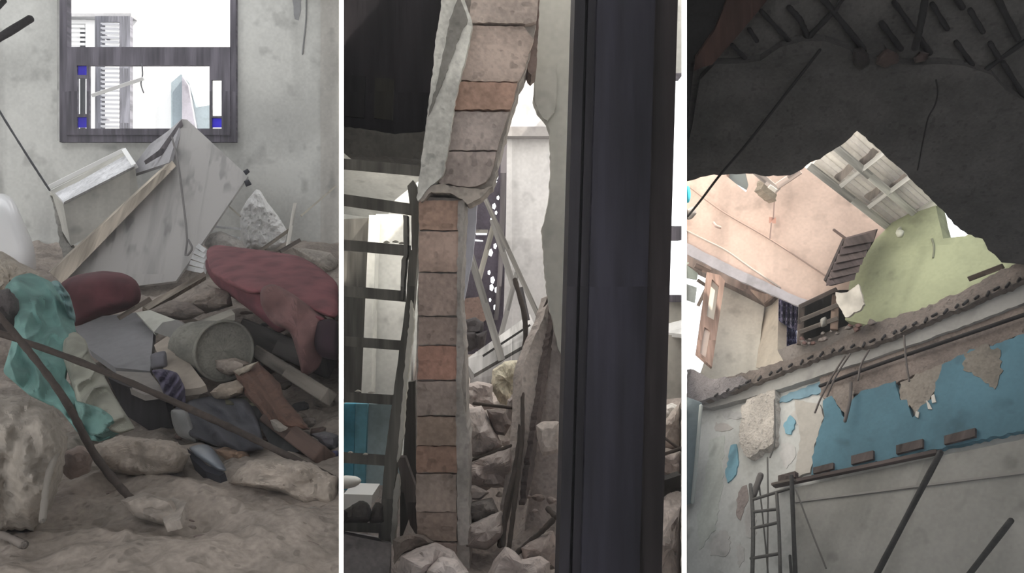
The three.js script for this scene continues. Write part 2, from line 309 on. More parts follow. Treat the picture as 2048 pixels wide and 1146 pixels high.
  thing('cabinet', 'grey cabinet carcass standing on its corner in the rubble under the window', 'cabinet', [
    ['door', slab([[362, 238], [374, 239], [496, 352], [352, 562], [250, 575], [112, 572], [336, 330]], cab, 0.02), CABF, [['hinge', blob([[486, 342], [495, 337], [500, 344], [492, 351]], 4.27, 0.03), M(0.04, 0.04, 0.05, null)], ['hinge', blob([[488, 362], [497, 358], [504, 369], [492, 374]], 4.25, 0.03), M(0.04, 0.04, 0.05, null)]]],
    ['side_panel', slab([[363, 238], [336, 262], [300, 288], [262, 338], [257, 352], [338, 325]], plane3([363, 238, 4.46], [258, 350, 4.6], [338, 325, 4.2]), 0.02), M(0.42, 0.41, 0.43, 'plaster')],
    ['edge_strip', slab([[363, 239], [357, 246], [318, 300], [288, 322], [291, 328], [325, 308], [366, 250]], plane3([363, 238, 4.42], [290, 322, 4.3], [366, 250, 4.42]), 0.015), M(0.22, 0.2, 0.22, 'wood')],
    ['plank', hexa([[345, 322, 4.2], [100, 545, 3.7], [124, 568, 3.68], [352, 332, 4.18]], [[341, 320, 4.26], [97, 543, 3.76], [121, 566, 3.74], [348, 330, 4.24]]), PALEWOOD, null, 'pale unpainted wooden edge'],
  ]);
  thing('cord', 'thin dark cord hanging down the face of the leaning grey cabinet', 'cord', [[null, rod([[344, 275, 4.3], [355, 320, 4.18], [366, 400, 4.05], [374, 480, 3.9], [372, 512, 3.85], [384, 498, 3.85], [377, 480, 3.88]], 0.006), M(0.2, 0.19, 0.19, null)]]);
  // white tilted box behind the cabinet
  const bt = [[97, 379, 4.62], [250, 302, 4.72], [270, 333, 4.35], [126, 407, 4.28]], bl = [[120, 455, 4.62], [262, 385, 4.72], [282, 420, 4.35], [142, 492, 4.28]];
  thing('metal_case', 'white enamelled box lying tilted between the cabinet and the wall', 'box', [
    ['case', hexa(bt, bl), M(0.52, 0.505, 0.46, 'plaster')],
    ['lid', hexa([[106, 383, 4.6], [249, 309, 4.7], [268, 333, 4.35], [128, 405, 4.28]].map(([u, v, d]) => [u, v - 1, d - 0.03]), [[106, 387, 4.6], [249, 313, 4.7], [268, 337, 4.35], [128, 409, 4.28]]), M(0.86, 0.86, 0.89, 'rough', { bump: 0.02 })],  // window light on the top is put into the lid and case colours
    ['rim', join(beam([95, 378, 4.62], [250, 301, 4.72], 0.04, 0.03), beam([249, 301, 4.72], [270, 333, 4.35], 0.03, 0.03), beam([101, 385, 4.6], [252, 311, 4.7], 0.03, 0.03)), M(0.88, 0.88, 0.88, null)],
  ]);
  thing('cracked_stain', 'broken grey strip hanging below the tilted white box', 'plaster', [[null, slab([[100, 390], [118, 412], [128, 480], [150, 500], [136, 540], [122, 500], [110, 430]], 4.55, 0.04, { amp: 2, step: 8, seed: 5 }), M(0.42, 0.41, 0.38, 'rough')]]);
  thing('sink', 'smooth white ceramic basin end rising at the edge of the heap', 'basin', [[null, blob([[-40, 400], [-10, 384], [18, 388], [32, 405], [46, 440], [62, 475], [70, 500], [74, 545], [40, 570], [-40, 560]], 3.9, 0.4, { smooth: true, rough: 0, N: 40, R: 16, pw: 0.5, back: 0.5 }), M(0.82, 0.82, 0.84, null, { roughness: 0.35, clearcoat: 0.4 })]]);
  // chunks and sticks by the wall
  thing('plaster_chunk', 'white triangular chunk of broken plaster standing against the back wall', 'plaster', [[null, blob([[512, 379], [520, 380], [535, 405], [555, 430], [575, 462], [570, 485], [548, 500], [490, 500], [481, 470], [480, 425], [494, 400]], 4.5, 0.22, { seed: 4, rough: 0.3, N: 110, R: 56, pw: 0.35, fr: 9, edge: 0.004, crease: 0.9 }), M(0.92, 0.91, 0.9, 'plaster', { bump: 0.01 })]]);
  const stk = (label, a, b, w, m, g) => thing('stick', label, 'stick', [[null, beam(a, b, w, w * 0.8), m]], g ? { group: g } : {});
  stk('thin white lath, the upper of two beside the triangular plaster chunk', [424, 453, 4.4], [482, 458, 4.35], 0.016, BRIGHT);
  stk('thin white lath, the lower of two beside the triangular plaster chunk', [421, 462, 4.4], [480, 478, 4.3], 0.02, BRIGHT);
  stk('short pale splinter touching the left edge of the triangular plaster chunk', [455, 410, 4.5], [481, 433, 4.45], 0.01, CREAM);
  stk('upright white lath right of the triangular plaster chunk', [590, 407, 4.3], [574, 500, 4.1], 0.022, M(0.8, 0.76, 0.7, 'wood'));
  stk('dark slanting lath in front of the triangular plaster chunk', [518, 503, 4.0], [580, 459, 4.2], 0.02, M(0.3, 0.26, 0.22, 'wood'));
  stk('short dark lath leaning at the foot of the upright white lath', [560, 503, 4.0], [600, 480, 4.1], 0.022, M(0.2, 0.17, 0.15, 'wood'));
  stk('long pale stick leaning towards the corner strip of the wall', [602, 432, 4.4], [672, 372, 4.68], 0.012, CREAM);
  for (let k = 0; k < 5; k++) thing('slat', ['topmost', 'second from the top', 'middle one', 'fourth from the top', 'lowest'][k] + ' of five short white slats fanned out beside the cabinet corner', 'slat', [[null, beam([396 + k * 1 - k * 6, 492 + k * 11, 3.95], [412 - (k > 2 ? 2 : 0), 503 + k * 10, 3.9], 0.028, 0.02), BRIGHT]], { group: 'white slats fanned out beside the cabinet' });
  thing('stone', 'grey rubble lump under the white laths', 'stone', [[null, blob([[412, 470], [440, 462], [480, 480], [500, 505], [430, 510], [408, 492]], 4.2, 0.2, { seed: 8 }), M(0.5, 0.47, 0.44, 'rough')]]);
  thing('stone', 'pale ridge of rubble along the foot of the wall by the corner strip', 'stone', [[null, blob([[585, 495], [620, 498], [660, 505], [677, 520], [677, 560], [630, 545], [600, 520]], 4.3, 0.3, { seed: 18, N: 30 }), M(0.5, 0.45, 0.4, 'rough')]]);
  // red upholstery
  const RED = M(0.20, 0.062, 0.075, 'cloth', { sheen: 0.3, bump: 0.006 }), RED2 = M(0.24, 0.085, 0.095, 'cloth', { bump: 0.006 });
  thing('bolster', 'dark red bolster lying between the turquoise cloth and the cabinet', 'cushion', [[null, blob([[112, 600], [118, 566], [150, 550], [205, 541], [250, 546], [276, 562], [284, 590], [278, 612], [250, 622], [200, 636], [150, 655], [125, 640]], 3.15, 0.42, { smooth: true, rough: 0.05, N: 44, R: 18, pw: 0.5 }), M(0.145, 0.05, 0.06, 'cloth', { bump: 0.006 })]]);
  const mp = plane3([415, 500, 3.5], [660, 545, 3.1], [670, 640, 2.4]);
  thing('mattress', 'big dusty red padded seat lying folded against the wall corner', 'upholstery', [
    ['top', blob([[410, 500], [424, 488], [470, 494], [540, 502], [600, 512], [640, 535], [677, 566], [677.4, 640], [650, 632], [600, 612], [545, 585], [500, 590], [455, 568], [420, 545]], mp, 0.3, { smooth: true, rough: 0.07, N: 60, R: 18, pw: 0.4 }), RED2],
    ['side', blob([[412, 510], [425, 540], [470, 565], [530, 570], [600, 615], [660, 640], [640, 650], [590, 640], [560, 672], [525, 640], [480, 605], [430, 570], [408, 535]], plane3([415, 510, 3.4], [600, 640, 2.55], [430, 560, 3.3]), 0.22, { smooth: true, rough: 0.1, N: 50, R: 14, pw: 0.5, c: [500, 590] }), RED],
    ['torn_cover', blob([[520, 575], [545, 565], [590, 590], [640, 628], [662, 640], [650, 690], [640, 735], [605, 760], [598, 720], [580, 660], [545, 650], [520, 610]], 2.45, 0.16, { smooth: true, rough: 0.16, N: 50, R: 12, pw: 0.5, fold: (u, v) => 0.015 * Math.sin(u * 0.09 + v * 0.05) }), M(0.22, 0.12, 0.115, 'cloth', { bump: 0.008 })],
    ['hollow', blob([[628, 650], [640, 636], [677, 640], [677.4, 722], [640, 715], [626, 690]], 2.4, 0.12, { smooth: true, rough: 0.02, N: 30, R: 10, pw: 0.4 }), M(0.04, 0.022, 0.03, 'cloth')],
  ]);
  // turquoise cloth and striped blanket
  const TEAL = M(0.19, 0.37, 0.34, 'cloth', { bump: 0.008, sheen: 0.2 });
  const rdg = (x) => 1 - 2 * Math.abs(Math.sin(x));
  const fold1 = (u, v) => 0.022 * rdg((u * 0.9 - v * 0.35) * 0.05 + fbm(u * 0.015, v * 0.015, 3, 2) * 5) + 0.014 * rdg((u * 0.8 + v * 0.4) * 0.06 + fbm(u * 0.02, v * 0.02, 9, 2) * 6);
  thing('cloth', 'crumpled turquoise cloth thrown over the edge of the heap', 'cloth', [[null, blob([[8, 575], [30, 552], [62, 545], [100, 562], [128, 585], [146, 632], [152, 662], [158, 700], [135, 740], [128, 790], [150, 830], [205, 850], [235, 872], [200, 884], [165, 878], [120, 820], [60, 792], [5, 745], [22, 690], [30, 640]], plane3([60, 545, 2.7], [20, 740, 2.05], [220, 870, 1.95]), 0.12, { smooth: true, rough: 0.12, N: 160, R: 110, pw: 0.35, fold: fold1, fr: 4, c: [90, 705] }), TEAL]]);
  const fold2 = (u, v) => 0.016 * rdg((u * 0.5 + v * 0.8) * 0.07 + fbm(u * 0.02, v * 0.02, 5, 2) * 5);
  thing('blanket', 'dusty olive grey blanket trailing beside the turquoise cloth', 'blanket', [
    ['fabric', blob([[128, 672], [150, 662], [172, 680], [182, 715], [205, 745], [228, 790], [250, 825], [272, 858], [240, 868], [190, 852], [158, 820], [140, 760], [124, 710]], plane3([150, 665, 2.32], [130, 760, 2.08], [260, 860, 1.93]), 0.12, { smooth: true, rough: 0.12, N: 120, R: 80, pw: 0.38, fold: fold2, fr: 4 }), M(0.40, 0.40, 0.34, 'cloth', { bump: 0.008 })],
    ['border', blob([[100, 562], [116, 560], [140, 590], [152, 635], [150, 650], [138, 640], [125, 600]], 2.5, 0.1, { smooth: true, rough: 0.2, N: 40, R: 14, fold: (u, v) => 0.02 * Math.sin(v * 0.3) }), M(0.22, 0.36, 0.36, 'cloth')],
  ]);
  thing('hem', 'turquoise fold of cloth bunched at the foot of the olive blanket', 'cloth', [[null, blob([[148, 800], [165, 805], [200, 815], [235, 840], [250, 862], [215, 878], [180, 876], [160, 850]], 1.93, 0.1, { smooth: true, rough: 0.2, N: 50, R: 20, fold: fold2 }), M(0.2, 0.36, 0.33, 'cloth', { bump: 0.008 })]]);
  // boards, tub and odd things in the hollow
  thing('board', 'flat grey board below the red bolster', 'board', [[null, slab([[150, 655], [205, 632], [272, 625], [308, 655], [300, 742], [230, 735], [180, 700]], plane3([205, 632, 2.95], [308, 655, 2.8], [230, 735, 2.5]), 0.03), M(0.27, 0.265, 0.28, 'plaster')]]);
  thing('board', 'pale folded sheet between the grey board and the tub', 'board', [['sheet', slab([[272, 625], [300, 620], [352, 640], [345, 655], [322, 648], [308, 664]], plane3([272, 625, 2.86], [352, 640, 2.75], [308, 664, 2.7]), 0.02), M(0.52, 0.52, 0.47)], ['flap', slab([[308, 664], [325, 645], [350, 640], [382, 655], [360, 680], [330, 672]], 2.7, 0.02), M(0.33, 0.32, 0.31)]]);
  thing('plank', 'pale smooth plank lying behind the grey tub', 'plank', [[null, hexa([[378, 648, 2.9], [462, 618, 3.0], [470, 628, 2.9], [385, 662, 2.8]], [[378, 658, 2.9], [462, 632, 3.0], [470, 640, 2.9], [385, 670, 2.8]]), M(0.55, 0.53, 0.46)]]);
  thing('plank', 'broken wooden plank leaning from the heap up to the red seat', 'plank', [[null, hexa([[285, 612, 2.95], [408, 543, 3.4], [412, 552, 3.38], [296, 620, 2.92]], [[285, 622, 2.98], [408, 553, 3.43], [412, 560, 3.42], [296, 628, 2.96]]), M(0.42, 0.36, 0.30, 'wood')]]);
  thing('plank', 'dark thin lath crossing under the red bolster', 'plank', [[null, beam([238, 636, 2.82], [300, 598, 2.95], 0.02, 0.015), M(0.22, 0.18, 0.15, 'wood')]]);
  // tub
  {
    const axis = P(470, 702, 2.45).sub(P(372, 690, 2.72)).normalize(), L = 0.27, r0 = 0.105, r1 = 0.098;
    const lat = [[0.001, 0], [r1 * 0.9, 0], [r1, 0.015], [r1 * 1.02, L * 0.3], [r1 * 1.05, L * 0.33], [r0, L * 0.36], [r0 * 1.02, L * 0.9], [r0 * 1.07, L * 0.95], [r0 * 1.07, L], [r0 * 0.98, L], [r0 * 0.96, L * 0.95], [r0 * 0.6, L * 0.945], [0.001, L * 0.94]].map(([a, b]) => new THREE.Vector2(a, b));
    const g = new THREE.LatheGeometry(lat, 40); g.applyQuaternion(new THREE.Quaternion().setFromUnitVectors(V(0, 1, 0), axis)); g.translate(...P(385, 694, 2.66).toArray());
    const fillg = blob([[430, 720], [470, 715], [500, 725], [490, 748], [455, 752], [432, 740]], 2.47, 0.1, { seed: 9 });
    thing('tub', 'dusty grey cylindrical tub lying on its side in the rubble', 'tub', [['body', g, M(0.25, 0.24, 0.21, 'rough', { bump: 0.003 })], ['earth', fillg, DUST]]);
  }
  thing('board', 'pale clay coloured board sloping down beside the tub', 'board', [[null, slab([[308, 690], [335, 672], [352, 690], [412, 770], [400, 775], [345, 782], [330, 745]], plane3([320, 680, 2.65], [412, 770, 2.3], [345, 782, 2.28]), 0.025), M(0.46, 0.40, 0.34)]]);
  thing('board', 'dusty fallen panel with a dark edge under the long rusty bar', 'board', [['face', slab([[232, 742], [300, 745], [330, 785], [290, 790], [240, 768]], plane3([232, 742, 2.45], [300, 745, 2.45], [290, 790, 2.25]), 0.02), M(0.36, 0.33, 0.31)], ['edge', slab([[215, 755], [240, 768], [330, 800], [345, 860], [300, 862], [250, 830]], 2.3, 0.04), M(0.055, 0.05, 0.055, 'wood')]]);
  thing('garment', 'crumpled dusty purple garment beside the grey board', 'garment', [['fabric', blob([[302, 740], [330, 738], [355, 745], [370, 775], [372, 812], [350, 815], [330, 795], [318, 765]], 2.28, 0.12, { smooth: true, rough: 0.25, N: 50, R: 18, fold: (u, v) => 0.02 * Math.sin(u * 0.3 + v * 0.2) }), M(0.13, 0.115, 0.18, 'cloth')], ['collar', blob([[300, 708], [332, 700], [336, 735], [302, 740]], 2.45, 0.07, { smooth: true, rough: 0.1, N: 24, R: 10 }), M(0.18, 0.175, 0.2, 'cloth')]]);
  thing('garment', 'dark grey cloth spread in the middle of the hollow', 'garment', [[null, blob([[345, 818], [380, 800], [430, 790], [500, 800], [520, 850], [530, 900], [470, 905], [400, 880], [355, 870]], plane3([345, 818, 2.25], [500, 800, 2.25], [470, 905, 1.95]), 0.16, { smooth: true, rough: 0.25, N: 80, R: 30, fold: (u, v) => 0.02 * Math.sin((u - v) * 0.12 + fbm(u * 0.03, v * 0.03, 2, 3) * 5) }), M(0.085, 0.085, 0.10, 'cloth')]]);
  thing('trouser_leg', 'pale grey strip of cloth hanging from the dark grey cloth', 'garment', [[null, blob([[340, 818], [375, 820], [388, 860], [400, 890], [355, 872], [345, 850]], 2.05, 0.07, { smooth: true, rough: 0.12, N: 30, R: 12 }), M(0.25, 0.25, 0.25, 'cloth')]]);
  thing('paper_bag', 'crumpled rust brown sheet in front of the tub', 'sheet', [['sheet', blob([[468, 745], [500, 735], [515, 722], [530, 738], [560, 765], [565, 790], [600, 830], [620, 860], [590, 862], [540, 850], [515, 815], [490, 790], [480, 770]], plane3([480, 740, 2.4], [560, 760, 2.3], [600, 850, 2.05]), 0.16, { seed: 6, rough: 0.35, N: 46, R: 12, fr: 7, crease: 0.4 }), M(0.16, 0.088, 0.065, 'rough')], ['rim', blob([[466, 742], [500, 728], [518, 722], [500, 742], [478, 752]], 2.33, 0.04, { seed: 7 }), M(0.46, 0.4, 0.33, 'rough')]]);
  thing('sack', 'crumpled pale brown sack lump left of the rust brown sheet', 'sack', [[null, blob([[420, 785], [440, 768], [475, 760], [490, 775], [485, 790], [455, 800], [430, 800]], 2.28, 0.12, { seed: 12, rough: 0.3, N: 34, R: 10, fr: 6 }), M(0.40, 0.33, 0.27, 'rough')]]);
  thing('board', 'thin greenish board lying under the rust brown sheet', 'board', [[null, slab([[448, 795], [520, 792], [525, 806], [452, 808]], plane3([448, 795, 2.28], [520, 792, 2.28], [452, 808, 2.2]), 0.02), M(0.16, 0.15, 0.10, 'wood')]]);
  thing('board', 'black upright board with pale edges behind the long rusty bar', 'board', [[null, hexa([[500, 812, 2.18], [535, 812, 2.18], [600, 905, 1.95], [545, 900, 1.98]], [[500, 812, 2.24], [535, 812, 2.24], [600, 905, 2.02], [545, 900, 2.04]]), M(0.05, 0.05, 0.052, 'wood')]]);
  thing('timber', 'thick dusty timber sloping down on the far side of the hollow', 'timber', [[null, beam([515, 705, 2.7], [690, 795, 2.3].map((x, i) => (i ? x : 658)), 0.05, 0.05), M(0.26, 0.23, 0.2, 'wood')]]);
  thing('timber', 'dark timber under the red seat running to the wall corner', 'timber', [[null, beam([490, 660, 3.0], [655, 732, 2.63], 0.09, 0.08), M(0.09, 0.08, 0.075, 'wood')]]);
  thing('timber', 'dark brown split timber in front of the rounded pale stones', 'timber', [[null, beam([540, 835, 2.12], [650, 916, 1.9], 0.05, 0.06), M(0.13, 0.085, 0.07, 'wood')]]);
  thing('shoe', 'grey blue glossy shoe lying on the heap', 'shoe', [
    ['upper', blob([[376, 895], [398, 888], [418, 890], [432, 905], [448, 930], [455, 942], [440, 944], [415, 928], [390, 912]], plane3([376, 895, 1.86], [418, 890, 1.88], [450, 943, 1.76]), 0.09, { smooth: true, rough: 0.04, N: 40, R: 14, pw: 0.5 }), M(0.16, 0.18, 0.21, null, { roughness: 0.35 })],
    ['sole', slab([[374, 896], [392, 912], [415, 930], [450, 945], [438, 952], [410, 942], [382, 916]], plane3([374, 896, 1.85], [450, 945, 1.75], [410, 942, 1.76]), 0.04), M(0.035, 0.035, 0.045, null)]]);
  const blk = (label, poly, d, th, c, seed, o = {}) => thing('stone', label, 'stone', [[null, blob(poly, d, th, { seed, N: 36, R: 10, rough: 0.22, fr: 5, ...o }), M(...c, 'rough', { bump: 0.012 })]]);
  blk('orange brown broken lump just behind the shoe', [[430, 900], [450, 892], [490, 900], [505, 915], [495, 930], [465, 938], [448, 930]], 1.98, 0.14, [0.36, 0.24, 0.17], 21);
  blk('big rough boulder of plaster at the near edge of the heap', [[-60, 800], [0, 790], [60, 795], [110, 815], [135, 860], [130, 930], [105, 1010], [70, 1060], [0, 1062], [-60, 1050]], 1.42, 0.34, [0.36, 0.32, 0.28], 22, { N: 150, R: 70, pw: 0.5, rough: 0.1, fr: 7, crease: 1.4 });
  blk('flat pale slab of plaster under the turquoise cloth', [[190, 890], [240, 870], [310, 878], [355, 884], [382, 910], [362, 944], [300, 958], [230, 945], [185, 920]], 1.8, 0.16, [0.42, 0.36, 0.31], 23, { N: 90, R: 36, pw: 0.35, crease: 1.2 });
  blk('broad crumbled slab in front of the long rusty bar', [[470, 945], [500, 920], [560, 915], [620, 925], [677, 955], [677, 1015], [620, 1018], [560, 985], [500, 975], [455, 965]], 1.75, 0.2, [0.45, 0.385, 0.33], 24, { N: 100, R: 40, pw: 0.4, crease: 1.2 });
  blk('low wedge of plaster at the end of the bent rusty bar', [[240, 1000], [290, 985], [345, 1000], [365, 1040], [330, 1052], [270, 1035]], 1.5, 0.1, [0.42, 0.365, 0.32], 25, { N: 36, R: 10, pw: 0.4 });
  blk('reddish rubble lump between boulder and bent rusty bar', [[125, 905], [160, 890], [190, 905], [180, 945], [140, 960], [120, 940]], 1.65, 0.12, [0.34, 0.26, 0.23], 26);
  blk('pale earth bank beside the white basin', [[-40, 520], [0, 500], [40, 525], [85, 550], [100, 575], [40, 600], [-40, 600]], 3.0, 0.35, [0.50, 0.44, 0.37], 27, { N: 40, R: 14 });
  blk('dark lump half covered by the turquoise cloth', [[-20, 590], [15, 575], [38, 600], [42, 645], [20, 665], [-20, 660]], 2.4, 0.2, [0.10, 0.085, 0.085], 28);
  blk('crumbling brown lump between plank and tub', [[360, 610], [385, 590], [430, 575], [460, 585], [465, 612], [410, 628]], 3.1, 0.2, [0.36, 0.30, 0.26], 29);
  blk('flaky dark lump under the wooden plank', [[290, 625], [340, 600], [380, 605], [412, 625], [380, 640], [330, 640]], 2.92, 0.14, [0.28, 0.235, 0.21], 30);
  blk('rounded pale stone above the dark brown timber', [[590, 880], [610, 868], [638, 878], [648, 905], [630, 915], [605, 905]], 2.02, 0.1, [0.40, 0.36, 0.32], 31);
  blk('pale stone at the lower end of the rust brown sheet', [[540, 840], [565, 835], [590, 850], [600, 870], [570, 880], [548, 862]], 2.05, 0.1, [0.40, 0.36, 0.32], 32);
  blk('grey stone by the blue rag at the room corner', [[622, 868], [650, 862], [677, 870], [677, 900], [640, 900]], 2.05, 0.12, [0.15, 0.14, 0.15], 33);
  thing('rag', 'small dark blue rag at the foot of the wall corner', 'rag', [[null, blob([[648, 905], [677, 900], [677.4, 918], [650, 918]], 1.96, 0.06, { smooth: true, N: 24, R: 8 }), M(0.07, 0.07, 0.16, 'cloth')]]);
  const r9 = rng(77);
  for (let k = 0; k < 46; k++) {
    const u = 20 + r9() * 640, v = 940 + r9() * 190, d = 0.62 / ((v - 573) * K) * 0.94, s = (5 + r9() * 9) * (0.5 + (v - 900) / 300);
    const poly = []; for (let j = 0; j < 7; j++) { const a = j / 7 * 6.283, q = s * (0.7 + r9() * 0.5); poly.push([cl(u + Math.cos(a) * q * 1.3, 2, 676), v + Math.sin(a) * q * 0.7]); }
    const dd = (() => { let b = 1.3; for (let t = 1.1; t < 2.4; t += 0.01) if ((573 - v) * K * t <= hy(t)) { b = t; break; } return b; })();
    thing('pebble', 'small crumb of plaster lying on the dusty foreground', 'stone', [[null, blob(poly, dd, s * K * dd * 1.2, { seed: 100 + k, N: 12, R: 6, rough: 0.2 }), [M(0.33, 0.28, 0.25, 'rough'), M(0.40, 0.36, 0.32, 'rough'), M(0.28, 0.22, 0.2, 'rough')][k % 3]]], { group: 'crumbs of plaster on the foreground dust' });
  }
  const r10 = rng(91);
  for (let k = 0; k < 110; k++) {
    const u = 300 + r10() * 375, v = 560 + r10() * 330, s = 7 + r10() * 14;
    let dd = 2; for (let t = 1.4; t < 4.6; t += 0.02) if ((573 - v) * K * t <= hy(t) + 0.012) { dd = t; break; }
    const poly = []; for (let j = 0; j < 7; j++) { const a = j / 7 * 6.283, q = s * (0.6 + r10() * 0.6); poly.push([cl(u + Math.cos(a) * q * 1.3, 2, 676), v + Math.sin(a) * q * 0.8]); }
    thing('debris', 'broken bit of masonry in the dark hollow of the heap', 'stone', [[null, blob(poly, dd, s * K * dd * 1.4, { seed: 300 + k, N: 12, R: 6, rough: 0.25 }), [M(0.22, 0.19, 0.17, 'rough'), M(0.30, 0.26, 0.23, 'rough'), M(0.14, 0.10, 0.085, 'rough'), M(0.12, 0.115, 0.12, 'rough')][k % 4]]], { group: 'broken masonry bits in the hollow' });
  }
  // bars
  const bar = (label, pts, r, m = RUST, name = 'rebar') => thing(name, label, 'bar', [[null, rod(pts, r, { rib: 0.25 }), m]]);
  bar('thick bent rusty bar reaching down over cloth and dust', [[-20, 610, 1.75], [60, 705, 1.72], [130, 800, 1.66], [190, 910, 1.58], [250, 985, 1.52], [288, 1020, 1.47]], 0.0085);
  bar('long straight rusty bar crossing the whole heap', [[-20, 660, 1.95], [110, 705, 1.95], [230, 752, 1.92], [460, 855, 1.86], [668, 958, 1.72]], 0.0095);
  bar('thick dark bar end sticking in front of the wall above the heap', [[-60, 112, 3.2], [60, 38, 3.3]], 0.018, M(0.09, 0.085, 0.09, 'rough'));
  bar('dark bar tip beside the thick bar end high on the wall', [[-30, 40, 3.2], [8, 2, 3.3]], 0.012, M(0.06, 0.06, 0.06, 'rough'));
  bar('thin taut cable from high on the wall to the tilted white box', [[-20, 190, 4.5], [0, 224, 4.5], [60, 320, 4.5], [99, 380, 4.52]], 0.007, M(0.07, 0.07, 0.075, null), 'cable');
  bar('dusty lath half buried in the nearest dust', [[-30, 1062, 1.35], [10, 1072, 1.34], [48, 1090, 1.31]], 0.008, M(0.22, 0.19, 0.17, 'wood'), 'lath');
  bar('thin lath leaning on the side of the big boulder', [[115, 900, 1.3], [95, 960, 1.24], [85, 1040, 1.2]], 0.006, M(0.3, 0.27, 0.24, 'wood'), 'lath');
  thing('plaster_chip', 'pale flat chip leaning over the end of the bent rusty bar', 'plaster', [[null, slab([[318, 1015], [345, 995], [372, 1005], [360, 1040], [330, 1048]], plane3([318, 1015, 1.5], [372, 1005, 1.5], [345, 1048, 1.42]), 0.02, { amp: 1.5, step: 6, seed: 3 }), M(0.42, 0.37, 0.33, 'rough')]]);
}

// ================================================================ ROOM 2 (the broken wall end)
{
  U0 = 687.5; U1 = 1363;
  const heap = globalThis.heapOf;
  const VIOLET = M(0.34, 0.32, 0.32, 'rough');
  thing('rubble_heap', 'dusty rubble bank behind the broken brick wall end', 'rubble', [[null, heap(687.6, 1363, 150, 130, (x, d) => { const t = cl((d - 1.9) / 2.6, 0, 1), u = x / d / K + 1024; return mix(-0.86, -0.42, t) - 0.8 * sm(cl((840 - u) / 40, 0, 1)) * (d > 2.2 ? 1 : 0.3) + (fbm(x * 3 + 9, d * 3, 4, 5) - 0.5) * 0.3 + (fbm(x * 14, d * 14, 7, 3) - 0.5) * 0.06; }, 1.5, 4.6, 5), M(0.54, 0.47, 0.435, 'rough', { bump: 0.012 })]], { kind: 'stuff' });
  // back: sunlit court walls
  const B = 4.8;
  struct('wall_court', slab([[1005, -150], [1250, -150], [1250, 1300], [1005, 1300]], B, 0.25), M(0.80, 0.79, 0.80), null, 'white wall beyond the gap in the broken wall');
  struct('wall_far', slab([[500, 150], [900, 150], [900, 1300], [500, 1300]], 5.6, 0.2), M(0.78, 0.78, 0.74));
  struct('ledge', rect(1008, 253, 1105, 272, B - 0.1, 0.15), M(0.42, 0.40, 0.40));
  // dark upper panel with the interior shade painted in, and lintel
  thing('shade_panel', 'near black panel painted for the shaded interior above the barred opening', 'shade_panel', [
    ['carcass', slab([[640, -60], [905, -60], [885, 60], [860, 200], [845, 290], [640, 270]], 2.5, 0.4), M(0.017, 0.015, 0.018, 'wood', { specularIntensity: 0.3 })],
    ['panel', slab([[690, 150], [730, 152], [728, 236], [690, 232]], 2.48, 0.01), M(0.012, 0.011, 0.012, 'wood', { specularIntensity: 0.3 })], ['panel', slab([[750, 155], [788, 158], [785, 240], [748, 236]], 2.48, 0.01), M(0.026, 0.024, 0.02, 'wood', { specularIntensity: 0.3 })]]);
  thing('lintel', 'dark grey crumbling lintel under the near black shade panel', 'lintel', [[null, slab([[640, 252], [720, 256], [790, 268], [850, 262], [842, 318], [640, 304]], 2.46, 0.3, { amp: 1.5, step: 10, seed: 4 }), M(0.075, 0.07, 0.063, 'rough')]]);
  // the barred window
  const GB = M(0.2, 0.19, 0.17, 'wood'), G = 2.3;
  const bars = [[688, 330, 840, 342, 11], [688, 402, 828, 420, 12], [688, 492, 822, 502, 11], [688, 584, 812, 593, 11], [688, 684, 803, 691, 10], [688, 796, 790, 800, 10], [688, 917, 775, 921, 11], [688, 1054, 765, 1057, 10]];
  const st = (l, r, m, n) => [n, slab([...l, ...r.slice().reverse()], G - 0.02, 0.05, { amp: 0.6, step: 14 }), m];
  thing('barred_window', 'weathered wooden window grille with horizontal rails beside the bricks', 'grille', [
    ...bars.map(([a, b, c, d, h]) => ['rail', hexa([[660, b - h - 2, G], [660, b + h - 2, G], [c, d + h, G], [c, d - h, G]], [[660, b - h - 2, G + 0.05], [660, b + h - 2, G + 0.05], [c, d + h, G + 0.05], [c, d - h, G + 0.05]]), GB]),
    st([[826, 360], [814, 372], [822, 420], [824, 500], [818, 500], [812, 600], [800, 690], [785, 800], [770, 910], [757, 1075]], [[845, 392], [842, 400], [838, 430], [836, 500], [828, 600], [820, 700], [808, 790], [796, 900], [788, 980], [780, 1095]], GB, 'stile'),
    st([[806, 430], [808, 510], [803, 520], [800, 600]], [[814, 430], [815, 510], [812, 520], [806, 600]], M(0.3, 0.29, 0.27, 'wood'), 'stile'),
  ]);
  thing('plaster_strip', 'narrow ragged white strip between grille and bricks', 'plaster', [[null, slab([[822, 600], [828, 640], [822, 700], [813, 780], [806, 870], [800, 920], [794, 925], [798, 870], [806, 770], [812, 700]], G - 0.04, 0.03, { amp: 1.5, step: 8, seed: 3 }), M(0.66, 0.64, 0.58)]]);
  thing('plaster_strip', 'narrow ragged white strip low down at the grille foot', 'plaster', [[null, slab([[794, 950], [799, 965], [795, 1020], [790, 1085], [780, 1092], [783, 1040], [788, 980]], G - 0.04, 0.03, { amp: 1.2, step: 8, seed: 6 }), M(0.62, 0.60, 0.55)]]);
  thing('plank', 'dark splintered board leaning between grille and bricks', 'plank', [[null, slab([[800, 915], [810, 915], [835, 985], [838, 1080], [820, 1050], [795, 925]], G - 0.06, 0.03), M(0.15, 0.125, 0.115, 'wood')]]);
  thing('plank', 'dark upright board behind the narrow white strip', 'plank', [[null, slab([[815, 765], [830, 762], [832, 1000], [800, 1085], [800, 960], [806, 920]], G + 0.05, 0.03), M(0.12, 0.11, 0.10, 'wood')]]);
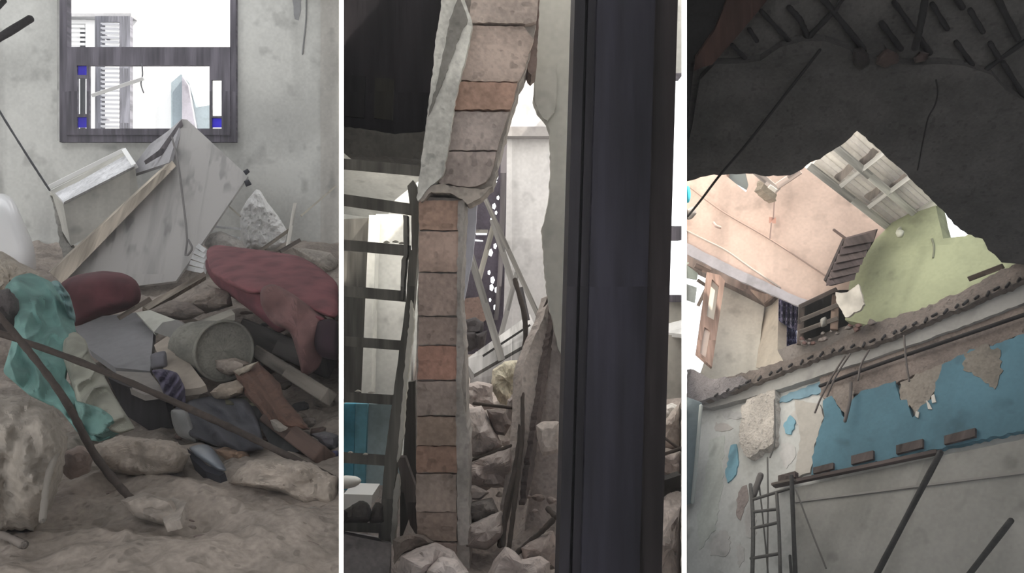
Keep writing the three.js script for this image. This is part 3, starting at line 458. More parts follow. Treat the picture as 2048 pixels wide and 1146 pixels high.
  struct('sill', hexa([[660, 1068, 2.2], [660, 1200, 2.0], [775, 1200, 2.0], [783, 1088, 2.2]], [[660, 1060, 2.4], [660, 1200, 2.4], [782, 1200, 2.4], [783, 1078, 2.4]]), M(0.22, 0.2, 0.2, 'rough'));
  for (const [i, p] of [[[690, 1030], [700, 1012], [722, 1000], [738, 1006], [745, 1030], [738, 1046], [690, 1046]], [[738, 1040], [745, 1015], [752, 1003], [766, 1008], [768, 1045], [740, 1048]], [[688, 1020], [706, 1010], [712, 1040], [688, 1046]]].entries()) thing('stone', ['dark stone with a rounded top lying on the lowest grille rail', 'dark stone on the lowest grille rail beside the stile', 'dark stone on the lowest grille rail at the partition'][i], 'stone', [[null, blob(p, 2.28, 0.14, { seed: 40 + i, N: 20 }), M(0.10, 0.09, 0.085, 'rough')]]);
  for (let k = 0; k < 7; k++) thing('crumb', 'pale crumb of plaster lying on a grille rail', 'crumb', [[null, blob([[0, -3], [6, -2], [9, 2], [0, 3], [-8, 1]].map(([x, y]) => [[790, 483], [803, 486], [772, 484], [700, 905], [730, 908], [715, 782], [742, 784]][k].map((q, i) => q + [x, y][i])), G + 0.01, 0.03, { seed: 60 + k, N: 10, R: 5 }), M(0.6, 0.57, 0.5, 'rough')]], { group: 'plaster crumbs on the grille rails' });
  // seen through the grille
  thing('door', 'dark door standing open behind the grille', 'door', [[null, slab([[640, 438], [738, 436], [734, 620], [722, 800], [640, 805]], 4.0, 0.06), M(0.11, 0.105, 0.095, 'wood')]]);
  thing('door_casing', 'white moulded door casing behind the grille', 'casing', [['board', slab([[738, 430], [752, 430], [742, 800], [722, 800]], 3.95, 0.12), M(0.88, 0.88, 0.83)], ['board', slab([[752, 428], [822, 428], [822, 810], [742, 805]], 4.1, 0.1), M(0.92, 0.92, 0.88)]]);
  thing('soffit', 'white cracked overhang behind the top rails of the grille', 'overhang', [[null, slab([[600, 290], [850, 300], [850, 352], [790, 400], [770, 440], [600, 428]], plane3([600, 290, 4.3], [850, 300, 4.3], [700, 430, 5.5]), 0.08), M(0.72, 0.72, 0.68)]]);
  const BLUE = M(0.12, 0.5, 0.68, 'plaster');
  thing('blue_boarding', 'bright blue painted boarding low behind the grille', 'boarding', [['board', slab([[600, 808], [710, 808], [706, 1000], [600, 1000]], 4.2, 0.05), BLUE], ['board', slab([[711, 808], [735, 808], [728, 1000], [707, 1000]], 4.19, 0.05), M(0.2, 0.54, 0.68)], ['board', slab([[736, 808], [800, 808], [800, 1000], [729, 1000]], 4.23, 0.05), M(0.52, 0.66, 0.7)]]);
  thing('table', 'white table top at the foot of the blue boarding', 'table', [['top', blob([[640, 962], [690, 950], [718, 953], [726, 962], [712, 974], [660, 984]], 3.3, 0.1, { smooth: true, rough: 0, N: 30, R: 10 }), M(0.84, 0.84, 0.80, null)], ['base', slab([[650, 988], [745, 990], [742, 1015], [650, 1020]], 3.5, 0.2), M(0.82, 0.82, 0.80, null)]]);
  // brick wall end
  const bt = (r, g, b) => M(r * 1.65, g * 1.65, b * 1.65, 'rough', { bump: 0.008 });
  const C = 2.05, MORTAR = M(0.5, 0.455, 0.42, 'rough');
  const coreU = [[912, -40], [1078, -40], [1070, 60], [1052, 140], [1040, 165], [1018, 240], [985, 372], [935, 390], [885, 380], [845, 398], [838, 390], [885, 300], [908, 190], [935, 60], [914, 30]];
  const course = [];
  const brick = (poly, m, push = 0.012, seed = 1, th = 0.12) => course.push(['brick', slab(poly, C + 0.012, th, { amp: 1.3, step: 9, seed, push }), m]);
  brick([[945, -40], [1078, -40], [1072, 48], [1050, 52], [940, 50]], bt(0.36, 0.30, 0.27), 0.02, 1);
  brick([[938, 54], [1048, 56], [1066, 80], [1050, 135], [1035, 166], [916, 163]], bt(0.36, 0.29, 0.255), 0.012, 2);
  brick([[920, 167], [1034, 170], [1028, 200], [1020, 222], [906, 222]], bt(0.36, 0.235, 0.185), 0.018, 3);
  brick([[902, 226], [1018, 226], [1006, 262], [994, 302], [890, 302]], bt(0.34, 0.29, 0.27), 0.014, 4);
  brick([[888, 306], [992, 306], [984, 345], [972, 366], [945, 376], [880, 368], [878, 340]], bt(0.35, 0.295, 0.275), 0.018, 5);
  const lv = [400, 462, 545, 632, 690, 760, 830, 890, 945, 1022, 1082, 1150];
  const lc = [[0.33, 0.225, 0.18], [0.35, 0.26, 0.22], [0.33, 0.255, 0.225], [0.29, 0.225, 0.20], [0.33, 0.19, 0.15], [0.30, 0.245, 0.22], [0.28, 0.21, 0.17], [0.30, 0.195, 0.15], [0.29, 0.235, 0.205], [0.27, 0.21, 0.18], [0.24, 0.19, 0.17]];
  for (let k = 0; k < lv.length - 1; k++) {
    const y0 = lv[k] + 2, y1 = lv[k + 1] - 1.5, L = (y) => 838 - Math.max(0, Math.min(6, (y - 600) / 60)) + (y > 1050 ? 4 : 0), R = (y) => (y < 480 ? 924 : 918 - (y > 850 ? 4 : 0));
    brick([[L(y0) + 1, y0], [R(y0), y0], [R(y1), y1], [L(y1) + 1, y1]], bt(...lc[k]), 0.006 + 0.01 * hash(k, 2, 3), 20 + k);
  }
  course.push(['mortar', join(slab(coreU, C + 0.02, 0.14, { amp: 2, step: 9, seed: 9 }), slab([[840, 392], [922, 398], [928, 410], [922, 600], [932, 760], [934, 900], [940, 1160], [836, 1160], [833, 700]], C + 0.02, 0.14, { amp: 1, step: 12, seed: 10 })), MORTAR]);
  course.push(['mortar_edge', slab([[916, 402], [930, 398], [926, 480], [921, 600], [929, 700], [922, 780], [938, 880], [937, 1000], [941, 1090], [916, 1090], [912, 860], [914, 600]], C - 0.01, 0.16, { amp: 1.5, step: 9, seed: 11 }), M(0.46, 0.425, 0.4, 'rough')]);
  course.push(['ledge', slab([[838, 392], [850, 378], [884, 366], [900, 372], [960, 378], [985, 372], [960, 395], [935, 408], [925, 398], [900, 386], [862, 384], [842, 404]], C - 0.025, 0.12, { amp: 1.6, step: 8, seed: 12 }), M(0.54, 0.48, 0.43, 'rough')]);
  course.push(['plaster_coat', slab([[886, -40], [918, -40], [945, 48], [933, 110], [917, 165], [908, 215], [895, 300], [886, 350], [862, 372], [836, 402], [834, 395], [841, 330], [852, 245], [866, 140], [868, 100], [880, 30]], C - 0.03, 0.05, { amp: 1.3, step: 9, seed: 13 }), M(0.86, 0.85, 0.80, 'rough', { bump: 0.008 }), null, 'white plaster skin with a grey diagonal smear']);
  course.push(['smear', slab([[918, -10], [936, 40], [916, 80], [898, 130], [880, 180], [862, 220], [856, 232], [870, 180], [886, 110], [900, 40]], C - 0.034, 0.004, { amp: 1.5, step: 9, seed: 14 }), M(0.30, 0.285, 0.265, 'rough')]);
  thing('brick_wall_end', 'broken end of a brick wall leaning inwards at the top', 'brickwork', course);
  thing('brick_remnant', 'reddish broken masonry edge between the bricks and the grey plaster wall', 'brickwork', [[null, slab([[1060, -30], [1080, -30], [1076, 70], [1072, 140], [1062, 150], [1048, 128], [1055, 80]], 2.1, 0.12, { amp: 1.5, step: 8, seed: 7 }), M(0.30, 0.225, 0.20, 'rough')]]);
  thing('plaster_skin', 'ragged grey plaster wall remnant between the gap and the dark post', 'plaster', [[null, slab([[1076, -40], [1180, -40], [1180, 760], [1132, 722], [1118, 700], [1098, 610], [1090, 540], [1084, 460], [1098, 400], [1102, 330], [1101, 262], [1090, 236], [1074, 220], [1067, 195], [1069, 150], [1076, 90]], 2.35, 0.07, { amp: 1.2, step: 8, seed: 15 }), M(0.54, 0.53, 0.485, 'plaster')]]);
  thing('plaster_flake', 'hanging tongue of plaster with a dark crack beside it', 'plaster', [[null, slab([[1070, 150], [1112, 130], [1114, 190], [1108, 225], [1095, 241], [1085, 236], [1070, 205]], 2.32, 0.02, { amp: 0.8, step: 7, seed: 16 }), M(0.55, 0.54, 0.495, 'plaster')]]);
  // lattice screen
  const holes = []; const rh = rng(5);
  for (const [u, v] of [[993, 352], [990, 362], [996, 395], [988, 412], [992, 425], [984, 440], [996, 475], [990, 492], [981, 505], [978, 545], [985, 560], [983, 575], [993, 580], [980, 600], [990, 615], [996, 320], [992, 335], [1003, 308]]) { const s = 3 + rh() * 3; holes.push([0, 1, 2, 3, 4].map((k) => [u + Math.cos(k * 1.256) * s * 0.9, v + Math.sin(k * 1.256) * s * 1.5])); }
  holes.push([[950, 462], [974, 464], [974, 470], [952, 470]], [[948, 478], [966, 480], [966, 483], [948, 482]]);
  thing('pierced_screen', 'dark purple pierced screen with small ragged holes beyond the gap', 'screen', [['sheet', slab([[905, 280], [1014, 262], [1012, 420], [1008, 600], [1000, 760], [905, 760]], 4.3, 0.03, { holes }), M(0.10, 0.085, 0.115, 'rough')], ['frame', slab([[1002, 280], [1014, 280], [1010, 440], [1004, 560], [996, 640], [988, 640], [996, 540], [1000, 420]], 4.27, 0.05), M(0.24, 0.22, 0.235, 'wood')]]);
  thing('pale_board', 'narrow lavender white board edge beside the lower bricks', 'board', [[null, slab([[938, 396], [955, 378], [952, 450], [944, 520], [932, 580], [922, 640], [922, 540], [926, 460]], 2.25, 0.03, { amp: 0.8, step: 10 }), M(0.80, 0.81, 0.92)]]);
  thing('red_stone', 'reddish rubble block low in front of the pierced screen', 'stone', [[null, slab([[925, 600], [965, 590], [972, 640], [930, 660]], 4.2, 0.15, { amp: 1.5, step: 8 }), M(0.32, 0.22, 0.19, 'rough')]]);
  for (const [i, p] of [[[930, 640], [950, 634], [968, 645], [965, 668], [935, 668]], [[925, 665], [955, 660], [962, 690], [940, 705], [925, 695]], [[950, 668], [975, 660], [970, 690], [955, 700]]].entries()) thing('charred_scrap', ['tangled dark scrap below the red block', 'dark scrap wedged against the wall end', 'dark scrap resting on the grey boards'][i], 'scrap', [[null, blob(p, 4.0, 0.12, { seed: 50 + i, rough: 0.4, N: 24 }), M(0.09, 0.08, 0.085, 'rough')]]);
  // leaning laths
  const W2 = M(0.40, 0.385, 0.37, 'wood');
  const lath = (label, a, b, w, m = W2) => thing('lath', label, 'lath', [[null, beam(a, b, w, w * 0.5), m]]);
  lath('long grey lath slanting from the wall end across the white wall', [962, 380, 3.6], [1076, 630, 3.3], 0.024, M(0.30, 0.285, 0.27, 'wood'));
  lath('broad grey lath standing beside the lavender board edge', [938, 500, 3.3], [1004, 722, 3.1], 0.034);
  lath('pale lath crossing behind the long slanting lath', [990, 440, 3.7], [957, 562, 3.6], 0.028, M(0.56, 0.53, 0.48, 'wood'));
  lath('grey lath sloping parallel below the long slanting lath', [985, 440, 3.65], [1028, 575, 3.5], 0.032, M(0.36, 0.345, 0.335, 'wood'));
  lath('pale lath crossing low in front of the white wall', [1034, 545, 3.4], [994, 700, 3.3], 0.024, M(0.52, 0.5, 0.49, 'wood'));
  lath('thin horizontal pale lath in front of the pierced screen', [942, 463, 3.9], [976, 463, 3.9], 0.02, M(0.5, 0.48, 0.44, 'wood'));
  lath('thin dark pole between long lath and leaning slab', [1042, 575, 3.2], [1056, 640, 3.1], 0.018, M(0.12, 0.11, 0.12, 'wood'));
  // rubble
  const PG = (r, g, b) => M(r * 1.6, g * 1.6, b * 1.6, 'rough', { bump: 0.01 });
  thing('timber', 'thick weathered grey timber lying across the rubble bank', 'timber', [['top', hexa([[930, 720, 3.2], [948, 748, 3.1], [1078, 672, 3.1], [1060, 628, 3.4]], [[930, 735, 3.3], [948, 775, 3.2], [1078, 700, 3.2], [1060, 650, 3.5]]), M(0.68, 0.665, 0.66, 'wood')], ['split', beam([966, 712, 3.1], [1060, 650, 3.2], 0.01, 0.01), M(0.06, 0.055, 0.055, 'wood')]]);
  thing('timber', 'lower grey timber under the weathered one', 'timber', [[null, hexa([[940, 760, 3.0], [950, 778, 2.95], [1060, 735, 2.95], [1060, 690, 3.1]], [[940, 775, 3.1], [950, 795, 3.05], [1060, 760, 3.05], [1060, 715, 3.2]]), M(0.40, 0.375, 0.37, 'wood')]]);
  thing('plaster_chunk', 'yellowish white plaster lump on top of the rubble bank', 'plaster', [[null, blob([[985, 740], [1010, 722], [1040, 720], [1048, 745], [1042, 780], [1022, 790], [1015, 812], [1000, 808], [982, 775]], 2.85, 0.14, { seed: 33, rough: 0.3, N: 50, R: 14, pw: 0.4, fr: 8 }), M(0.86, 0.79, 0.62, 'rough', { bump: 0.008 })]]);
  const ch = (label, poly, d, th, c, seed, o = {}) => thing('stone', label, 'stone', [[null, blob(poly, d, th, { seed, N: 34, R: 10, pw: 0.38, rough: 0.22, fr: 6, ...o }), PG(...c)]]);
  ch('pinkish rubble block left of the yellowish plaster lump', [[930, 770], [955, 762], [985, 768], [985, 805], [1000, 815], [960, 822], [930, 800]], 2.75, 0.2, [0.40, 0.345, 0.325], 61);
  ch('brown broken block under the short level bar', [[1015, 800], [1045, 780], [1045, 830], [1025, 845], [1010, 830]], 2.7, 0.15, [0.26, 0.225, 0.215], 62);
  ch('large pale rubble boulder in the gap behind the bricks', [[930, 815], [965, 812], [985, 850], [1005, 890], [985, 912], [940, 915], [926, 870]], 2.45, 0.25, [0.44, 0.385, 0.36], 63, { N: 44 });
  ch('dark brown split block right of the pale boulder', [[972, 818], [1010, 822], [1022, 850], [1010, 872], [990, 868]], 2.42, 0.15, [0.15, 0.12, 0.11], 64);
  ch('dusty boulder below the slanting short bar', [[930, 925], [985, 905], [1025, 890], [1030, 940], [1010, 975], [950, 975], [925, 955]], 2.35, 0.25, [0.34, 0.29, 0.27], 65, { N: 44 });
  ch('flat stone tilted against the foot of the bricks', [[925, 972], [950, 970], [980, 985], [960, 1000], [930, 998]], 2.2, 0.1, [0.33, 0.285, 0.26], 66);
  ch('dark mossy block under the tilted flat stone', [[932, 1005], [985, 995], [1000, 1030], [970, 1050], [935, 1045]], 2.2, 0.18, [0.16, 0.14, 0.13], 67);
  ch('grey brown block before the vertical bars', [[935, 1050], [970, 1035], [1005, 1020], [1010, 1070], [975, 1100], [930, 1095]], 2.1, 0.2, [0.26, 0.225, 0.21], 68, { N: 40 });
  ch('pointed pale stone at the very front centre', [[975, 1146], [990, 1115], [1012, 1092], [1030, 1102], [1045, 1120], [1080, 1110], [1100, 1125], [1105, 1180], [970, 1180]], 1.85, 0.25, [0.37, 0.32, 0.30], 69, { N: 44 });
  ch('broad pale stone lying in front of the bricks', [[790, 1160], [800, 1115], [830, 1098], [870, 1085], [905, 1100], [935, 1140], [930, 1180], [795, 1185]], 1.85, 0.3, [0.37, 0.325, 0.31], 70, { N: 50 });
  ch('smaller stone overlapping the broad pale stone', [[840, 1150], [880, 1112], [915, 1118], [940, 1146], [930, 1185], [850, 1185]], 1.75, 0.2, [0.41, 0.365, 0.35], 71);
  ch('dark earth lump between grille foot and broad pale stone', [[786, 1080], [815, 1065], [850, 1070], [870, 1085], [800, 1110], [788, 1130]], 2.0, 0.15, [0.17, 0.14, 0.125], 72);
  ch('pale squared block wedged against the dark post', [[1072, 850], [1085, 843], [1118, 842], [1120, 905], [1085, 912], [1075, 880]], 2.15, 0.12, [0.42, 0.37, 0.34], 73);
  ch('crumbled earth at the foot of the leaning slab', [[1040, 1095], [1075, 1070], [1105, 1060], [1118, 1090], [1110, 1140], [1050, 1140]], 1.98, 0.2, [0.30, 0.25, 0.23], 74);
  const r2 = rng(41);
  for (let k = 0; k < 34; k++) {
    const u = 930 + r2() * 180, v = 780 + r2() * 340, s = 5 + r2() * 10, poly = [];
    for (let j = 0; j < 7; j++) { const a = j / 7 * 6.283, q = s * (0.6 + r2() * 0.6); poly.push([u + Math.cos(a) * q * 1.2, v + Math.sin(a) * q * 0.8]); }
    thing('debris', 'broken bit of masonry in the bank behind the bricks', 'stone', [[null, blob(poly, 2.95 - (v - 780) / 340 * 0.95, 0.05, { seed: 500 + k, N: 12, R: 6, rough: 0.25 }), [PG(0.32, 0.27, 0.25), PG(0.22, 0.18, 0.165), PG(0.42, 0.37, 0.34)][k % 3]]], { group: 'masonry bits in the bank behind the bricks' });
  }
  thing('leaning_slab', 'tall thin slab of wall leaning in the gap, pointed at the top', 'slab', [['face', slab([[1100, 590], [1112, 600], [1106, 660], [1090, 740], [1072, 880], [1060, 960], [1040, 1060], [1028, 1080], [1008, 1080], [1028, 960], [1040, 860], [1045, 740], [1062, 690], [1085, 640]], plane3([1100, 590, 2.5], [1112, 700, 2.45], [1030, 1080, 2.15]), 0.05, { amp: 1, step: 10, seed: 5 }), PG(0.37, 0.325, 0.30)], ['broken_edge', slab([[1110, 605], [1114, 640], [1100, 720], [1082, 840], [1066, 950], [1050, 1010], [1056, 950], [1070, 860], [1088, 740], [1104, 650]], plane3([1100, 590, 2.46], [1112, 700, 2.41], [1030, 1080, 2.11]), 0.03, { amp: 1.6, step: 7, seed: 6 }), PG(0.10, 0.08, 0.075)]]);
  thing('leaning_slab', 'wide grey slab standing between the pointed slab and the dark post', 'slab', [[null, slab([[1118, 640], [1140, 760], [1140, 1075], [1048, 1070], [1064, 960], [1090, 760], [1108, 660]], 2.4, 0.06, { amp: 1, step: 12, seed: 8 }), PG(0.33, 0.29, 0.275)]]);
  const bar2 = (label, pts, r) => thing('rebar', label, 'bar', [[null, rod(pts, r, { rib: 0.3 }), RUST]]);
  bar2('thick upright bar in front of the leaning slabs', [[1030, 560, 2.6], [1050, 640, 2.5], [1048, 720, 2.42], [1042, 800, 2.35], [1040, 880, 2.25], [1022, 980, 2.15], [1000, 1090, 2.05]], 0.0095);
  bar2('bar bending down close beside the thick upright bar', [[1045, 780, 2.33], [1044, 880, 2.2], [1035, 960, 2.1], [1018, 1095, 2.0]], 0.007);
  bar2('third dark bar at the foot of the upright bars', [[1030, 940, 2.15], [1012, 1010, 2.08], [1006, 1090, 2.02]], 0.007);
  bar2('thin dark bar running up to the tip of the pointed slab', [[1100, 588, 2.48], [1080, 640, 2.5], [1058, 720, 2.45]], 0.005);
  bar2('short level bar below the yellowish plaster lump', [[948, 807, 2.5], [1036, 817, 2.5]], 0.006);
  bar2('short slanting bar below the dark split block', [[926, 926, 2.28], [1022, 892, 2.28]], 0.006);
  bar2('short bar slanting up to the foot of the dark post', [[1036, 1104, 1.95], [1080, 1066, 1.92], [1106, 1040, 1.9]], 0.008);
  bar2('bar stub poking out beside the dark post', [[1096, 1018, 1.95], [1112, 1034, 1.9]], 0.008);
  // the dark post
  const q = (o, v) => o - 35 * (v + 40) / 1240;
  const strip = (a, b, d, th, m, n) => [n, slab([[q(a, -240), -240], [q(b, -240), -240], [q(b, 2100), 2100], [q(a, 2100), 2100]], d, th), m];
  U1 = 1363.1;
  const PO = { roughness: 0.6, bump: 0.002, specularIntensity: 0.5 };
  thing('wooden_post', 'massive dark stained wooden post with moulded grooves close to the viewer', 'post', [
    strip(1151, 1172, 1.24, 0.1, M(0.03, 0.027, 0.034, 'wood', PO), 'moulding'), strip(1172, 1178, 1.255, 0.08, M(0.01, 0.01, 0.012, 'wood', PO), 'groove'), strip(1178, 1196, 1.24, 0.1, M(0.03, 0.027, 0.034, 'wood', PO), 'moulding'),
    strip(1196, 1312, 1.22, 0.12, M(0.03, 0.028, 0.042, 'wood', PO), 'face'), strip(1312, 1357, 1.235, 0.12, M(0.045, 0.036, 0.038, 'wood', PO), 'edge')]);
  U1 = 1363;
  // sliver on the far side of the post
  struct('wall_sliver', slab([[1290, -100], [1363, -100], [1363, 148], [1290, 148]], 4.6, 0.2), M(0.6, 0.6, 0.58));
  struct('window_2', join(rect(1300, 146, 1363, 153, 4.55, 0.1), rect(1300, 452, 1363, 480, 4.55, 0.1), rect(1300, 590, 1363, 604, 4.55, 0.1)), FRAME, null, 'narrow window seen past the dark post');
  struct('wall_under_window', slab([[1270, 600], [1363, 600], [1363, 1300], [1270, 1300]], 4.6, 0.2), M(0.55, 0.54, 0.5));
  thing('metal_case', 'white box corner visible past the dark post', 'box', [['lid', hexa([[1325, 650, 3.6], [1325, 664, 3.4], [1363, 668, 3.3], [1363, 640, 3.6]], [[1325, 660, 3.6], [1325, 672, 3.4], [1363, 676, 3.3], [1363, 650, 3.6]]), M(0.8, 0.8, 0.8)], ['side', slab([[1320, 668], [1363, 672], [1363, 795], [1320, 800]], 3.35, 0.1), M(0.52, 0.5, 0.46)]]);
  ch('pale flat stone below the white box corner', [[1325, 812], [1345, 806], [1363, 815], [1362, 845], [1325, 838]], 2.9, 0.15, [0.66, 0.63, 0.6], 80);
  ch('brown slab block past the dark post', [[1322, 850], [1362, 800], [1362, 900], [1322, 895]], 2.75, 0.15, [0.40, 0.345, 0.31], 81);
  ch('grey block low past the dark post', [[1320, 905], [1362, 900], [1362, 955], [1320, 948]], 2.6, 0.15, [0.34, 0.29, 0.27], 82);
  ch('broad dusty stone at the bottom past the dark post', [[1318, 1075], [1362, 1010], [1362, 1170], [1316, 1170]], 2.0, 0.2, [0.30, 0.26, 0.24], 83);
  thing('dark_board', 'black board under the grey block past the post', 'board', [[null, slab([[1315, 965], [1362, 950], [1362, 1010], [1315, 1060]], 2.4, 0.05), M(0.04, 0.036, 0.034, 'wood')]]);
  bar2('upper bar crossing the sliver past the dark post', [[1318, 912, 2.5], [1362, 897, 2.5]], 0.007);
  bar2('lower bar crossing the sliver past the dark post', [[1318, 868, 2.6], [1362, 900, 2.55]], 0.006);
}

// ================================================================ ROOM 3 (looking up through the broken floor; everything there is tilted as the wall is)
{
  U0 = 1373.6; U1 = 1e4;
  const d1 = V(-0.837, -0.562, -1).normalize(), d3 = V(0.348, 1.26, -1).normalize(), d2 = d1.clone().cross(d3).normalize();
  if (d2.x < 0) d2.negate();
  const cw = d2.dot(P(1700, 950, 4)), W = (off = 0) => planeN(d2, cw - off), cc = d3.dot(P(1700, 680, W())), CE = (off = 0) => planeN(d3, cc + off);
  const stripe = (a, b, D, w, t) => { const A = P(a[0], a[1], D), B = P(b[0], b[1], D); return beam(A, B, w, t, { n: d2 }); };
  const LOWW = M(0.36, 0.355, 0.335);
  // lower wall and its coats
  struct('wall_lower', slab([[1396, 772], [1374, 1000], [1374, 1600], [2700, 1600], [2700, 300], [2060, 515], [1740, 660], [1585, 735], [1500, 758]], W(-0.03), 0.3), M(0.60, 0.61, 0.60), [
    ['coat', slab([[1592, 975], [1700, 952], [1880, 912], [2060, 876], [2700, 730], [2700, 1600], [1580, 1600], [1585, 1100]], W(0.0), 0.03, { amp: 0.7, step: 14, seed: 3 }), LOWW],
    ['joint', stripe([1590, 1004], [2060, 944], W(0.004), 0.012, 0.01), M(0.26, 0.25, 0.24, null)],
    ['blue_paint', slab([[1645, 800], [1662, 792], [1675, 812], [1690, 838], [1696, 806], [1722, 782], [1790, 762], [1800, 800], [1812, 800], [1826, 836], [1842, 812], [1868, 796], [1872, 765], [1884, 730], [1940, 700], [1985, 690], [2060, 664], [2700, 450], [2700, 720], [2060, 858], [1875, 898], [1700, 935], [1622, 950], [1626, 905], [1638, 860], [1648, 832]], W(0.005), 0.03, { amp: 2, step: 9, seed: 4 }), M(0.105, 0.225, 0.295), null, 'large field of blue paint'],
    ['blue_paint', slab([[1552, 800], [1580, 786], [1640, 762], [1668, 765], [1640, 785], [1600, 796], [1556, 806]], W(-0.02), 0.01, { amp: 2, step: 8, seed: 5 }), M(0.22, 0.36, 0.45)],
    ['blue_paint', slab([[1566, 852], [1580, 830], [1592, 845], [1582, 868], [1572, 866]], W(-0.02), 0.01, { amp: 1.6, step: 6, seed: 6 }), M(0.23, 0.43, 0.54)],
    ['blue_paint', slab([[1462, 892], [1474, 888], [1476, 930], [1468, 955], [1456, 965], [1450, 945], [1456, 920]], W(-0.02), 0.01, { amp: 2, step: 7, seed: 7 }), M(0.23, 0.44, 0.55)],
    ['pale_coat', slab([[1590, 800], [1640, 808], [1646, 835], [1632, 880], [1620, 945], [1588, 955], [1600, 880]], W(-0.012), 0.02, { amp: 2, step: 9, seed: 8 }), M(0.50, 0.475, 0.44)],
    ['stone_patch', slab([[1484, 812], [1500, 795], [1550, 778], [1549, 850], [1545, 888], [1520, 900], [1500, 915], [1486, 908], [1478, 870]], W(0.03), 0.07, { amp: 2.5, step: 8, seed: 9 }), M(0.58, 0.54, 0.50, 'rough', { bump: 0.03 }), null, 'thick lump of coarse plaster'],
    ['stain', slab([[1930, 705], [1970, 690], [2000, 700], [2004, 740], [1990, 778], [1960, 752], [1925, 740]], W(0.008), 0.01, { amp: 4, step: 6, seed: 10 }), M(0.27, 0.245, 0.215, 'rough')],
    ['plaster_patch', slab([[1800, 765], [1850, 742], [1885, 725], [1878, 775], [1858, 800], [1838, 834], [1820, 812], [1800, 820]], W(0.004), 0.012, { amp: 4, step: 6, seed: 11 }), M(0.33, 0.295, 0.26, 'rough')],
    ['plaster_patch', slab([[1668, 775], [1700, 762], [1708, 790], [1694, 838], [1680, 815], [1668, 795]], W(0.004), 0.012, { amp: 3, step: 6, seed: 12 }), M(0.32, 0.275, 0.25, 'rough')],
    ['dirt', slab([[1476, 985], [1490, 970], [1496, 1000], [1482, 1040], [1472, 1030]], W(-0.026), 0.004, { amp: 3, step: 8, seed: 13 }), M(0.42, 0.36, 0.345, 'rough')],
    ['green_stain', slab([[1420, 880], [1448, 870], [1445, 960], [1430, 1060], [1400, 1100], [1395, 1040], [1410, 960]], W(-0.026), 0.004, { amp: 3, step: 10, seed: 14 }), M(0.56, 0.585, 0.555)],
    ...[[1442, 855, 20, 11, 0.40, 0.35, 0.33], [1500, 1040, 12, 40, 0.52, 0.50, 0.49], [1440, 1090, 22, 34, 0.5, 0.49, 0.48], [1462, 830, 26, 10, 0.42, 0.43, 0.45], [1530, 830, 12, 14, 0.48, 0.46, 0.44], [1600, 830, 16, 20, 0.55, 0.53, 0.5], [1575, 905, 18, 26, 0.66, 0.65, 0.65], [1430, 1000, 10, 26, 0.52, 0.54, 0.53], [1480, 1110, 8, 22, 0.5, 0.49, 0.48]].map(([cu, cv, a, b, r, g, bl], i) => ['stain', slab([0, 1, 2, 3, 4, 5, 6, 7].map((k) => [cu + Math.cos(k * 0.785) * a * (0.7 + 0.5 * hash(k, i, 7)), cv + Math.sin(k * 0.785) * b * (0.7 + 0.5 * hash(k, i, 9))]), W(-0.027), 0.003, { amp: 3, step: 6, seed: 60 + i }), M(r * 0.45 + 0.33, g * 0.45 + 0.325, bl * 0.45 + 0.32)]),
    ['flake', slab([[1862, 792], [1868, 788], [1872, 804], [1864, 806]], W(0.012), 0.01), M(0.7, 0.68, 0.64)], ['flake', slab([[1852, 800], [1858, 806], [1864, 818], [1856, 818]], W(0.012), 0.01), M(0.7, 0.68, 0.64)], ['flake', slab([[1832, 822], [1838, 824], [1836, 836], [1830, 832]], W(0.012), 0.01), M(0.7, 0.68, 0.64)],
  ], 'tall lower wall with peeling blue paint and bare plaster');
  // end wall of the lower room
  struct('wall_end', slab([[1373.6, 795], [1404, 806], [1398, 900], [1388, 1005], [1373.6, 1010]], 4.85, 0.06), M(0.2, 0.25, 0.28));
  struct('wall_end_lower', slab([[1373.6, 790], [1425, 790], [1425, 1300], [1373.6, 1300]], 5.65, 0.1), M(0.44, 0.41, 0.37));
  thing('pipe', 'thin pale pipe down the far corner of the blue room', 'pipe', [[null, rod([[1402, 812, 4.8], [1394, 905, 4.8], [1385, 1004, 4.8]], 0.013), M(0.36, 0.39, 0.39, null)]]);
  // concrete edge of the missing floor
  const edgeTop = [[1374, 748], [1420, 765], [1515, 738], [1585, 716], [1640, 700], [1690, 672], [1740, 648], [1830, 622], [1930, 580], [2003, 540], [2060, 516], [2700, 270]];
  const edgeBot = [[2700, 330], [2060, 556], [1960, 598], [1850, 645], [1740, 690], [1650, 710], [1560, 745], [1450, 788], [1374, 812]];
  const edgeLow = [[1420, 815], [1500, 795], [1560, 778], [1650, 748], [1760, 712], [1860, 676], [1960, 640], [2060, 600], [2700, 370]];
  thing('floor_edge', 'rough broken concrete edge of the upper floor along the wall', 'floor edge', [
    ['concrete', slab([...edgeTop, ...edgeBot], W(0.06), 0.2, { amp: 2.5, step: 8, seed: 21 }), M(0.20, 0.17, 0.155, 'rough', { bump: 0.02 })],
    ['beam', slab([[1374, 812], ...edgeBot.slice().reverse().slice(1), ...edgeLow.slice().reverse()], W(0.02), 0.1, { amp: 1, step: 12, seed: 22 }), M(0.36, 0.355, 0.345)],
    ['brick_band', slab([[1640, 752], [1760, 714], [1860, 678], [1960, 642], [2060, 602], [2700, 372], [2700, 450], [2060, 664], [1985, 692], [1884, 730], [1790, 765], [1720, 785], [1660, 800], [1640, 790]], W(0.0), 0.05, { amp: 3, step: 8, seed: 23 }), M(0.26, 0.215, 0.195, 'rough', { bump: 0.02 })],
  ]);
  struct('floor_remnant', slab([[1555, 700], [1600, 684], [1680, 655], [1745, 640], [1750, 665], [1650, 705], [1570, 728]], W(-0.06), 0.08, { amp: 1, step: 9, seed: 24 }), M(0.2, 0.18, 0.17, 'rough'));
